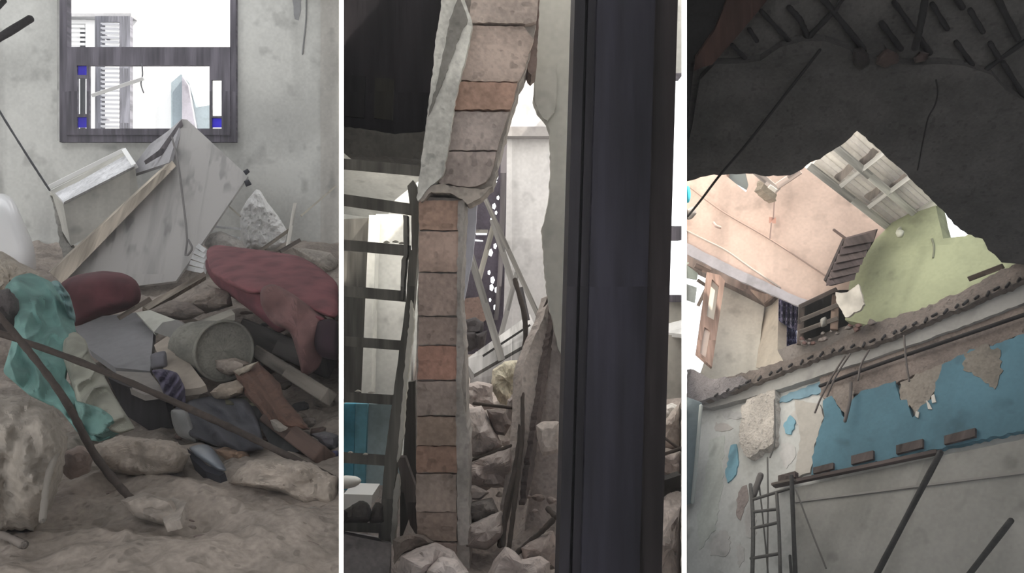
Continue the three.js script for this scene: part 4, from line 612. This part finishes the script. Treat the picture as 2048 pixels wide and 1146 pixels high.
  const stub = (u, v, i) => thing('rebar_stub', 'short rusty bar stub poking from the broken floor edge', 'bar', [[null, rod([P(u, v, W(0.05)), P(u - 10 + (i % 3) * 3, v + 9 - (i % 2) * 3, W(0.11))], 0.008), BLACKBAR]], { group: 'bar stubs along the broken floor edge' });
  for (let i = 0; i < 30; i++) { const t = i / 29, u = 1440 + t * 600, k = edgeBot.findIndex(([a]) => a < u), [a, b] = edgeBot[k - 1], [c, d] = edgeBot[k]; stub(u, mix(d, b, (u - c) / (a - c)) - 8, i); }
  thing('conduit', 'dark cable running along the exposed brick band', 'cable', [[null, rod([P(1640, 772, W(0.03)), P(1760, 728, W(0.03)), P(1900, 680, W(0.03)), P(2070, 622, W(0.03))], 0.011), BLACKBAR]]);
  const hang = (label, pts, r = 0.006) => thing('hanging_wire', label, 'wire', [[null, rod(pts.map(([u, v, o]) => P(u, v, W(o ?? 0.1))), r), M(0.12, 0.105, 0.1, null)]]);
  hang('thin wire curving down from the floor edge, nearest the coarse plaster lump', [[1690, 712], [1660, 760], [1640, 800], [1630, 825]]);
  hang('thin wire parallel to the curved one beside it', [[1700, 708], [1672, 752], [1654, 792]]);
  hang('wire loop hanging over the brick band and blue paint', [[1738, 700], [1722, 730], [1716, 760]]);
  hang('straight wire hanging down onto the stained plaster', [[1808, 672], [1812, 720], [1818, 762]]);
  hang('dark bent bar hanging over the edge of the blue paint', [[1702, 766, 0.04], [1700, 800, 0.05], [1690, 842, 0.06]], 0.01);
  // row of wooden blocks and batten
  const BL = M(0.12, 0.095, 0.09, 'wood');
  const blocks = [[1556, 957, 1590, 948, 12], [1626, 941, 1666, 931, 12], [1702, 920, 1746, 909, 17], [1792, 899, 1845, 886, 17], [1888, 880, 1950, 864, 17]];
  const bn = ['small brown wooden block fixed above the ladder', 'thin brown wooden block where the blue paint begins', 'brown wooden block third in the row on the blue paint', 'brown wooden block above the free end of the long batten', 'longest brown wooden block, highest in the row on the blue paint'];
  blocks.forEach(([a, b, c, d, h], i) => thing('wooden_block', bn[i], 'block', [[null, slab([[a, b - h / 2], [c, d - h / 2], [c, d + h / 2], [a, b + h / 2]], W(0.022), 0.04), BL]]));
  thing('batten', 'long brown batten along the lower edge of the blue paint', 'batten', [[null, stripe([1548, 972], [1876, 904], W(0.02), 0.022, 0.03), BL]]);
  thing('batten', 'short brown batten above the ladder top', 'batten', [[null, stripe([1545, 970], [1590, 960], W(0.1), 0.016, 0.03), M(0.17, 0.145, 0.13, 'wood')]]);
  // ladder and poles
  const LD = M(0.16, 0.155, 0.15, 'rough', { bump: 0.001 });
  const lp = (u, v) => P(u, v, W(0.22));
  thing('ladder', 'narrow grey metal ladder leaning on the lower wall', 'ladder', [
    ['rail', rod([lp(1501, 970), lp(1506, 1040), lp(1502, 1240)], 0.012), LD], ['rail', rod([lp(1553, 985), lp(1558, 1060), lp(1562, 1240)], 0.010), LD],
    ...[[1503, 1000, 1584, 975], [1505, 1024, 1556, 1018], [1504, 1057, 1557, 1045], [1502, 1117, 1560, 1107], [1502, 1180, 1561, 1170]].map(([a, b, c, d]) => ['rung', rod([lp(a, b), lp(c, d)], 0.009), LD])]);
  const pole = (label, a, b, r, o = 0.3, m = M(0.07, 0.068, 0.068, 'rough', { bump: 0.002 })) => thing('pole', label, 'pole', [[null, rod([P(a[0], a[1], W(o)), P(b[0], b[1], W(o))], r, { rib: 0.15 }), m]]);
  pole('upright dark pole beside the ladder', [1583, 953], [1594, 1240], 0.0125, 0.28);
  pole('long dark pole slanting up to the end of the batten', [1881, 905], [1700, 1250], 0.0135, 0.35);
  pole('shorter dark pole slanting low on the plain wall', [2022, 1041], [1860, 1250], 0.012, 0.3);
  pole('short loose stick above the ladder', [1521, 951], [1507, 990], 0.02, 0.15, M(0.22, 0.205, 0.2, 'wood'));
  pole('short thin stick standing at the foot of the upright pole', [1580, 1112], [1588, 1240], 0.008, 0.2);
  const wr = (label, pts) => thing('wall_wire', label, 'wire', [[null, rod(pts.map(([u, v]) => P(u, v, W(0.12))), 0.005), M(0.13, 0.125, 0.12, null)]]);
  wr('thin wire hanging from the coarse plaster lump behind the ladder', [[1535, 915], [1536, 1000], [1535, 1100], [1536, 1240]]);
  wr('thin slanting wire inside the ladder', [[1518, 965], [1526, 1040], [1536, 1146], [1542, 1240]]);
  wr('thin wire sagging from the batten to a hook low on the wall', [[1592, 980], [1618, 1050], [1652, 1136]]);
  wr('long upright wire along the corner edge of the coarse plaster lump', [[1549, 800], [1548, 890], [1540, 915]]);

  // ceiling of the lower room: bare concrete with its bars, plaster skin, hole
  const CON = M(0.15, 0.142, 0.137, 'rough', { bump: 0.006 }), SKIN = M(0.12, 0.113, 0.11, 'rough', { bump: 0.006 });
  const hole = [[1373.6, 362], [1420, 351], [1445, 349], [1500, 347], [1530, 352], [1580, 350], [1605, 338], [1622, 325], [1640, 318], [1672, 296], [1690, 284], [1703, 272], [1714, 262], [1730, 275], [1760, 302], [1800, 336], [1850, 386], [1885, 420], [1908, 448], [1928, 464], [1950, 474], [1966, 477], [1976, 500], [1995, 515], [2003, 525]];
  const hd = densify(hole, 9, 1.4, 31, false); hd.push(hole[hole.length - 1]);
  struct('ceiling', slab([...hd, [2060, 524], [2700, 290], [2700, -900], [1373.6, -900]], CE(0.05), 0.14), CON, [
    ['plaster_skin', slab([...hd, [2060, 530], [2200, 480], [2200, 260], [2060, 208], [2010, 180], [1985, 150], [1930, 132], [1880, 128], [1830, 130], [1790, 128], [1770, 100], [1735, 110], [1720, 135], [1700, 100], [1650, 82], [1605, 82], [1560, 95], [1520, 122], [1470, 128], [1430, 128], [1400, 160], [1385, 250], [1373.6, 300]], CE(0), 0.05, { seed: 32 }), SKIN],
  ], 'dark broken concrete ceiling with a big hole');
  const rb = [[[1640, -10], [1726, 96]], [[1578, 15], [1600, 40], [1616, 76]], [[1616, 76], [1662, 28]], [[1788, 4], [1830, 62]], [[1763, 46], [1802, 98]], [[1864, 8], [1895, 58]], [[1912, 84], [1945, 130]], [[1940, 20], [1966, 64]], [[1994, -5], [2036, 78]], [[1980, 86], [1998, 116]], [[2006, 125], [2056, 205]], [[1968, 142], [2056, 78]], [[1838, 76], [1860, 106]], [[1464, 90], [1490, 116]], [[1498, 58], [1514, 82]], [[1522, 22], [1582, 86]], [[1900, -20], [1925, 15]], [[1690, -10], [1665, 28]]];
  const rbl = ['long black bar running down to the dark lump in the ceiling', 'crooked black ceiling bar, left arm of a V shape', 'black ceiling bar, right arm of a V shape', 'black ceiling bar ending just left of the thick hanging bar', 'black ceiling bar ending over the broad reddish lump', 'black ceiling bar just right of the thick hanging bar', 'black ceiling bar whose lower end touches the plaster edge, next after the small reddish lump', 'black ceiling bar in the bare concrete above the bar that touches the plaster edge', 'long black ceiling bar ending above the oblique crossing bar', 'short black bar stub meeting the oblique crossing bar from above', 'lowest black ceiling bar at the right border of the picture', 'oblique black bar crossing the others near the right border of the picture', 'short black bar behind the lower end of the thick hanging bar', 'short black bar stub nearest the red brown ceiling beam', 'shortest black bar stub, second from the red brown ceiling beam', 'thin black ceiling bar, third from the red brown ceiling beam', 'black bar stub at the top edge right of the thick hanging bar', 'short black bar continuing the right arm of the V upwards'];
  rb.forEach((p, i) => thing('ceiling_bar', rbl[i], 'bar', [[null, rod(p.map(([u, v]) => P(u, v, CE(0.03))), i < 3 || i % 4 === 0 ? 0.012 : 0.010, { rib: 0.3 }), BLACKBAR]], { group: 'reinforcing bars bared in the dark ceiling' }));
  thing('hanging_bar', 'thick black bar hanging down from the dark ceiling', 'bar', [[null, rod([P(1853, -20, CE(-0.05)), P(1842, 45, CE(-0.12)), P(1830, 96, CE(-0.12))], 0.014, { rib: 0.2 }), BLACKBAR]]);
  thing('crack', 'dark ragged crack line in the ceiling plaster', 'crack', [[null, rod([[1872, 160], [1875, 185], [1870, 210], [1858, 232], [1850, 262], [1835, 340]].map(([u, v]) => P(u, v, CE(-0.001))), 0.003), BLACKBAR]]);
  for (const [i, p] of [[[1706, 98], [1722, 94], [1738, 108], [1740, 128], [1722, 142], [1706, 128]], [[1752, 115], [1772, 96], [1796, 106], [1800, 124], [1770, 136], [1750, 128]], [[1826, 115], [1840, 102], [1858, 106], [1852, 122], [1830, 126]]].entries()) thing('brick_lump', ['dark lump at the ragged edge of the ceiling plaster', 'broad reddish lump at the ragged edge of the ceiling plaster', 'small reddish lump under the thick hanging bar'][i], 'lump', [[null, blob(p, (u, v) => CE(-0.02)(u, v), 0.08, { seed: 90 + i, N: 24 }), M(...[[0.05, 0.042, 0.042], [0.1, 0.07, 0.063], [0.08, 0.055, 0.052]][i], 'rough')]]);
  thing('ceiling_beam', 'dark red brown wooden beam across the ceiling corner', 'beam', [[null, slab([[1478, -60], [1580, -60], [1530, 6], [1480, 66], [1424, 130], [1405, 134], [1388, 142], [1390, 118], [1430, 60]], CE(-0.06), 0.1), M(0.13, 0.07, 0.058, 'wood')]]);
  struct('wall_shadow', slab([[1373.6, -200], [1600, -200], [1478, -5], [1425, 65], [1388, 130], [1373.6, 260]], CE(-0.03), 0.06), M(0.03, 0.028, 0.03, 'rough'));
  thing('hanging_cable', 'long black cable drooping across the ceiling and the hole', 'cable', [[null, rod([P(1640, 100, CE(-0.02)), P(1570, 190, CE(-0.03)), P(1490, 292, CE(-0.05)), P(1440, 350, CE(-0.08)), P(1402, 400, CE(-0.05)), P(1376, 432, CE(0.02))], 0.0065), BLACKBAR]]);

  // upper storey
  const PEA = plane3([1380, 400, 5.7], [1690, 610, 5.0], [1775, 440, 4.95]);
  struct('wall_peach', slab([[1300, 180], [1700, 180], [1830, 300], [1830, 470], [1740, 500], [1715, 600], [1650, 620], [1605, 612], [1374, 498], [1300, 460]], PEA, 0.12, { holes: [[[1454, 300], [1480, 300], [1497, 370], [1492, 384], [1453, 352]]] }), M(0.72, 0.555, 0.48), [
    ['lintel', slab([[1374, 486], [1480, 540], [1600, 596], [1625, 604], [1606, 616], [1480, 562], [1374, 508]], (u, v) => PEA(u, v) - 0.04, 0.12, { amp: 0.8, step: 12 }), M(0.50, 0.48, 0.52)],
    ['crack', rod([[1374, 462], [1410, 480], [1450, 500], [1500, 535], [1560, 575]].map(([u, v]) => P(u, v, PEA(u, v) - 0.003)), 0.007), M(0.42, 0.37, 0.34, null)],
    ['window_pane', slab([[1450, 300], [1484, 300], [1500, 384], [1450, 354]], (u, v) => PEA(u, v) + 0.1, 0.02), M(0.22, 0.27, 0.28, null, { roughness: 0.4 })],
  ], 'peach painted wall of the storey above');
  thing('wall_cable', 'thin cable stretched along the peach wall', 'cable', [[null, rod([[1376, 372], [1440, 420], [1545, 482], [1660, 558]].map(([u, v]) => P(u, v, PEA(u, v) - 0.02)), 0.006), M(0.3, 0.22, 0.19, null)]]);
  thing('junction_box', 'small square switch box with leads on the peach wall', 'switch box', [['box', hexa([[1538, 434, 5.2], [1538, 446, 5.2], [1552, 447, 5.2], [1552, 435, 5.2]], [[1538, 434, 5.28], [1538, 446, 5.28], [1552, 447, 5.28], [1552, 435, 5.28]]), M(0.45, 0.25, 0.2, null)], ['lead', rod([P(1549, 400, 5.2), P(1547, 436, 5.2)], 0.006), M(0.3, 0.22, 0.2, null)], ['lead', rod([P(1543, 446, 5.2), P(1540, 476, 5.2)], 0.006), M(0.3, 0.22, 0.2, null)]]);
  thing('corbel', 'broken bracket with loose bits high on the peach wall', 'bracket', [['bracket', slab([[1530, 356], [1545, 365], [1554, 380], [1553, 402], [1540, 392], [1524, 378]], 5.15, 0.15, { amp: 2, step: 6 }), M(0.24, 0.21, 0.17, 'rough')], ['arm', beam([1510, 342, 5.1], [1556, 382, 5.1], 0.05, 0.05), M(0.55, 0.48, 0.45, 'wood')], ['rib', beam([1538, 372, 5.08], [1552, 382, 5.08], 0.03, 0.03), M(0.7, 0.66, 0.6, null)]]);
  thing('beam', 'pale beam end under the ceiling rim beside the broken bracket', 'beam', [[null, beam([1600, 342, 5.05], [1552, 374, 5.1], 0.05, 0.06), M(0.62, 0.5, 0.45, 'wood')]]);
  thing('handle', 'small hook on the peach wall below the cable', 'hook', [[null, rod([P(1427, 446, 5.45), P(1432, 452, 5.42), P(1440, 455, 5.42)], 0.012), M(0.4, 0.3, 0.27, null)]]);
  thing('rod_stub', 'dark rod sticking out of the peach wall above the steps', 'rod', [[null, rod([P(1668, 460, 4.85), P(1698, 482, 4.8)], 0.01), M(0.14, 0.1, 0.09, null)]]);
  struct('wall_green', slab([[1735, 650], [1690, 640], [1700, 560], [1750, 480], [1783, 446], [1868, 400], [1873, 420], [1886, 477], [1930, 472], [1990, 440], [2120, 380], [2120, 520], [2003, 552], [1930, 585], [1830, 628]], W(-0.02), 0.12, { amp: 0.6, step: 14, seed: 41 }), M(0.38, 0.41, 0.265), [
    ['crack', rod([[1864, 478], [1868, 495], [1866, 515]].map(([u, v]) => P(u, v, W(-0.017))), 0.006), M(0.22, 0.23, 0.17, null)]], 'green painted wall of the storey above');
  thing('lamp_bracket', 'small pale lamp holder on the green wall near the roof', 'lamp holder', [['arm', rod([P(1800, 457, W(0.0)), P(1796, 464, W(0.06)), P(1802, 472, W(0.08))], 0.012), M(0.45, 0.46, 0.38, null)], ['cup', blob([[1790, 464], [1800, 458], [1810, 462], [1806, 474], [1795, 476]], W(0.08), 0.06, { smooth: true, N: 20 }), M(0.46, 0.47, 0.40, null)]]);
  thing('green_board', 'dark thin batten resting along the foot of the green wall', 'batten', [[null, beam(P(1938, 558, W(0.04)), P(2006, 532, W(0.04)), 0.03, 0.04), DARKWOOD]]);
  // roof of boards with battens
  const RF = plane3([1783, 458, 4.8], [1630, 330, 4.5], [1872, 404, 4.55]);
  const roofParts = [], A0 = [1622, 332], A1 = [1783, 458], B0 = [1722, 236], B1 = [1890, 392], lerp2 = (p, q, t) => [mix(p[0], q[0], t), mix(p[1], q[1], t)];
  for (let k = 0; k < 12; k++) { const t0 = k / 12 + 0.004, t1 = (k + 1) / 12 - 0.006; roofParts.push(['board', slab([lerp2(A0, B0, t0), lerp2(A0, B0, t1), lerp2(A1, B1, t1), lerp2(A1, B1, t0)], (u, v) => RF(u, v) + 0.03 + (k % 2) * 0.006, 0.02), [M(0.90, 0.88, 0.85, 'plaster', { transmission: 0.45, roughness: 1 }), M(0.84, 0.82, 0.80, 'plaster', { transmission: 0.45, roughness: 1 }), M(0.92, 0.9, 0.88, 'plaster', { transmission: 0.45, roughness: 1 })][k % 3]]); }
  const rbm = (a, b, w, m = M(0.92, 0.91, 0.88, 'wood'), n = 'batten') => roofParts.push([n, beam(P(a[0], a[1], RF), P(b[0], b[1], RF), w, 0.035), m]);
  rbm([1640, 268], [1830, 428], 0.05, undefined, 'purlin'); rbm([1616, 330], [1786, 462], 0.05, M(0.68, 0.67, 0.65, 'wood'), 'purlin');
  rbm([1682, 372], [1775, 300], 0.03); rbm([1738, 414], [1830, 346], 0.03); rbm([1786, 460], [1880, 398], 0.05, M(0.78, 0.78, 0.72, 'wood'));
  for (const [a, b, c, d] of [[1668, 360, 1700, 332], [1716, 330, 1746, 302], [1728, 398, 1760, 374], [1778, 378, 1808, 354]]) roofParts.push(['stained_strip', slab([[a, b - 5], [c, d - 6], [c + 12, d + 2], [a + 12, b + 4]], (u, v) => RF(u, v) + 0.026, 0.006, { amp: 1, step: 7 }), M(0.62, 0.55, 0.51, 'wood')]);  // brown strips painted for the shading beside the battens
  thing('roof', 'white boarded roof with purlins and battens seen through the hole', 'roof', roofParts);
  // dark steps
  const treads = [[1690, 484, 1752, 466], [1683, 500, 1744, 482], [1676, 516, 1736, 497], [1669, 532, 1729, 512], [1662, 548, 1722, 528], [1656, 562, 1714, 543]];
  thing('stairs', 'flight of dark wooden steps climbing beside the green wall', 'stairs', [['stringer', slab([[1690, 476], [1756, 458], [1722, 556], [1664, 572], [1652, 560]], 4.9, 0.04), M(0.06, 0.048, 0.048, 'wood')]].concat(treads.map(([a, b, c, d], i) => ['tread', hexa([[a, b - 6, 4.72 - i * 0.03], [a - 4, b + 10, 4.66 - i * 0.03], [c - 5, d + 17, 4.6 - i * 0.03], [c, d - 4, 4.66 - i * 0.03]], [[a, b - 8, 4.85 - i * 0.03], [a - 3, b + 2, 4.85 - i * 0.03], [c - 4, d + 6, 4.75 - i * 0.03], [c, d - 7, 4.75 - i * 0.03]]), i % 2 ? M(0.10, 0.075, 0.075, 'wood') : M(0.13, 0.10, 0.095, 'wood')])));
  // left: door leaf, walls, curtain
  const UL = plane3([1400, 720, 5.75], [1560, 700, 5.55], [1450, 560, 6.0]);
  struct('wall_cream', slab([[1436, 548], [1530, 602], [1522, 660], [1512, 790], [1380, 800], [1405, 735], [1428, 640]], UL, 0.1, { amp: 0.7, step: 12 }), M(0.68, 0.66, 0.60));
  struct('wall_return', slab([[1528, 606], [1557, 592], [1556, 645], [1555, 700], [1588, 714], [1560, 740], [1512, 735], [1520, 670]], plane3([1528, 606, 5.9], [1557, 592, 5.7], [1520, 720, 5.5]), 0.08), M(0.62, 0.56, 0.48));
  thing('lintel_boards', 'brown timber lintel over the cream wall and door leaf', 'lintel', [['board', slab([[1374, 508], [1420, 528], [1500, 566], [1562, 590], [1530, 604], [1470, 574], [1374, 530]], (u, v) => UL(u, v) - 0.1, 0.1), M(0.17, 0.13, 0.115, 'wood')], ['board', slab([[1500, 578], [1530, 588], [1556, 584], [1528, 606]], (u, v) => UL(u, v) - 0.14, 0.04), M(0.38, 0.29, 0.24, 'wood')]]);
  const DL = plane3([1415, 545, 5.75], [1448, 562, 5.7], [1395, 708, 5.45]);
  thing('shutter_door', 'brown wooden door leaf with two panels standing open upstairs', 'door', [
    ['frame', slab([[1414, 544], [1440, 550], [1450, 562], [1438, 640], [1424, 734], [1392, 706], [1404, 620]], DL, 0.05, { holes: [[[1424, 558], [1438, 572], [1428, 640], [1413, 632]], [[1409, 654], [1421, 662], [1412, 716], [1400, 706]]] }), M(0.44, 0.30, 0.25, 'wood')],
    ['panel', slab([[1424, 558], [1438, 572], [1428, 640], [1413, 632]], (u, v) => DL(u, v) + 0.025, 0.01), M(0.55, 0.52, 0.47, null)], ['panel', slab([[1409, 654], [1421, 662], [1412, 716], [1400, 706]], (u, v) => DL(u, v) + 0.025, 0.01), M(0.62, 0.52, 0.47, null)]]);
  thing('outside_post', 'pale green plank at the open side left of the door leaf', 'plank', [[null, slab([[1373.6, 524], [1398, 532], [1394, 560], [1373.6, 556]], 6.1, 0.05), M(0.42, 0.5, 0.47)]]);
  thing('outside_rail', 'blue and pale striped board under the pale green plank', 'plank', [[null, slab([[1373.6, 568], [1394, 575], [1390, 606], [1373.6, 600]], 6.1, 0.05), M(0.5, 0.57, 0.58)]]);
  thing('outside_beam', 'dark slanting timbers behind the door leaf', 'timber', [['timber', beam([1395, 560, 6.0], [1418, 575, 6.0], 0.03, 0.03), DARKWOOD], ['timber', beam([1396, 612, 6.0], [1412, 578, 6.0], 0.03, 0.03), M(0.3, 0.24, 0.21, 'wood')], ['timber', beam([1390, 530, 6.0], [1420, 545, 6.0], 0.05, 0.03), M(0.2, 0.15, 0.13, 'wood')]]);
  thing('blue_plate', 'bright blue round rim behind the cable at the hole edge', 'basin', [[null, blob([[1373.6, 370], [1380, 374], [1382, 390], [1379, 405], [1373.6, 408]], 4.6, 0.1, { smooth: true, N: 24, rough: 0 }), M(0.05, 0.45, 0.6, null)]]);
  thing('stone', 'grey stone sitting on the hole edge by the blue rim', 'stone', [[null, blob([[1373.6, 418], [1388, 412], [1394, 426], [1384, 438], [1373.6, 440]], 4.5, 0.1, { seed: 95, N: 20 }), M(0.36, 0.33, 0.31, 'rough')]]);
  struct('ceiling_remnant', slab([[1373.6, 738], [1395, 742], [1420, 758], [1480, 752], [1500, 762], [1440, 790], [1373.6, 808]], W(0.08), 0.1, { amp: 2, step: 8, seed: 44 }), M(0.27, 0.25, 0.26, 'rough', { bump: 0.02 }));
  // curtains with a spotted print
  const spots = (seed) => { const n = 256, d = new Uint8Array(n * n * 4), r = rng(seed); d.fill(255); for (let i = 0; i < n * n; i++) { d[4 * i] = 40; d[4 * i + 1] = 38; d[4 * i + 2] = 88; } for (let s = 0; s < 150; s++) { const cx = r() * n, cy = r() * n, R = 3 + r() * 5; for (let y = -9; y <= 9; y++) for (let x = -9; x <= 9; x++) if (Math.hypot(x, y) * (1 + 0.35 * Math.sin(5 * Math.atan2(y, x))) < R) { const i = (((cy + y + n) | 0) % n * n + ((cx + x + n) | 0) % n) * 4; d[i] = 190; d[i + 1] = 185; d[i + 2] = 215; } } const t = new THREE.DataTexture(d, n, n); t.wrapS = t.wrapT = THREE.RepeatWrapping; t.magFilter = THREE.LinearFilter; t.colorSpace = THREE.SRGBColorSpace; t.repeat.set(2.2, 2.2); t.needsUpdate = true; return t; };
  const CUR = new THREE.MeshPhysicalMaterial({ map: spots(3), roughness: 0.95, side: THREE.DoubleSide, transmission: 0.3, thickness: 0 }); const CUR2 = CUR.clone(); CUR2.color.setRGB(1.6, 1.8, 2.0); CUR2.color.multiplyScalar(0.6);
  const cf = (u, v) => 0.03 * Math.sin(u * 0.7);
  thing('curtain', 'navy curtain with a pale flower print hanging upstairs', 'curtain', [[null, blob([[1557, 594], [1580, 602], [1606, 614], [1604, 640], [1600, 664], [1580, 656], [1557, 642]], 5.5, 0.06, { smooth: true, N: 50, R: 24, pw: 0.3, rough: 0.02, fold: cf }), CUR]]);
  thing('curtain', 'lighter blue flower printed curtain below the navy one', 'curtain', [[null, blob([[1560, 646], [1580, 648], [1594, 656], [1594, 690], [1578, 698], [1560, 700]], 5.6, 0.05, { smooth: true, N: 40, R: 20, pw: 0.3, rough: 0.02, fold: cf }), CUR2]]);
  // dark shelf rack and white cloth
  const SR = M(0.14, 0.115, 0.105, 'wood');
  thing('shelf_rack', 'dark wooden rack standing on the broken floor edge beside the curtain', 'rack', [
    ['back', slab([[1606, 614], [1680, 580], [1735, 580], [1735, 650], [1660, 690], [1600, 690]], 5.0, 0.04), M(0.045, 0.042, 0.04, 'wood')],
    ['post', beam([1604, 610, 4.9], [1600, 690, 4.85], 0.045, 0.05), SR], ['post', beam([1672, 590, 4.75], [1668, 660, 4.7], 0.05, 0.05), M(0.3, 0.22, 0.18, 'wood')],
    ['shelf', beam([1602, 612, 4.9], [1674, 578, 4.8], 0.03, 0.2), SR], ['shelf', beam([1602, 640, 4.88], [1680, 608, 4.78], 0.03, 0.2), M(0.22, 0.19, 0.17, 'wood')], ['shelf', beam([1600, 664, 4.86], [1676, 636, 4.76], 0.03, 0.2), M(0.22, 0.19, 0.17, 'wood')]]);
  thing('can', 'small grey can on the dark rack', 'can', [[null, blob([[1640, 638], [1652, 632], [1656, 650], [1642, 656]], 4.72, 0.08, { N: 20, smooth: true }), M(0.3, 0.29, 0.27, null)]]);
  thing('towel', 'white cloth hung over the rack in front of the green wall', 'cloth', [[null, slab([[1671, 584], [1682, 586], [1694, 584], [1706, 576], [1717, 568], [1722, 585], [1728, 608], [1720, 620], [1708, 625], [1698, 634], [1690, 634], [1682, 618], [1673, 606]], plane3([1671, 584, 4.5], [1717, 568, 4.4], [1700, 634, 4.38]), 0.02, { amp: 0.7, step: 5, seed: 2 }), M(0.66, 0.62, 0.56, 'cloth')]]);
  const rr = rng(12);
  for (let k = 0; k < 18; k++) { const u = 1600 + rr() * 150, v = 700 - (u - 1600) * 0.28 - 6 - rr() * 16, s = 4 + rr() * 7, poly = []; for (let j = 0; j < 7; j++) { const a = j / 7 * 6.283, q = s * (0.6 + rr() * 0.6); poly.push([u + Math.cos(a) * q, v + Math.sin(a) * q * 0.8]); } thing('edge_stone', 'loose stone on the broken floor edge below the rack', 'stone', [[null, blob(poly, W(0.1), 0.08, { seed: 700 + k, N: 12, R: 6, rough: 0.25 }), [M(0.19, 0.16, 0.15, 'rough'), M(0.15, 0.085, 0.075, 'rough'), M(0.16, 0.14, 0.13, 'rough')][k % 3]]], { group: 'loose stones on the broken floor edge' }); }
}
scene.updateMatrixWorld(true);
renderer.render(scene, camera);
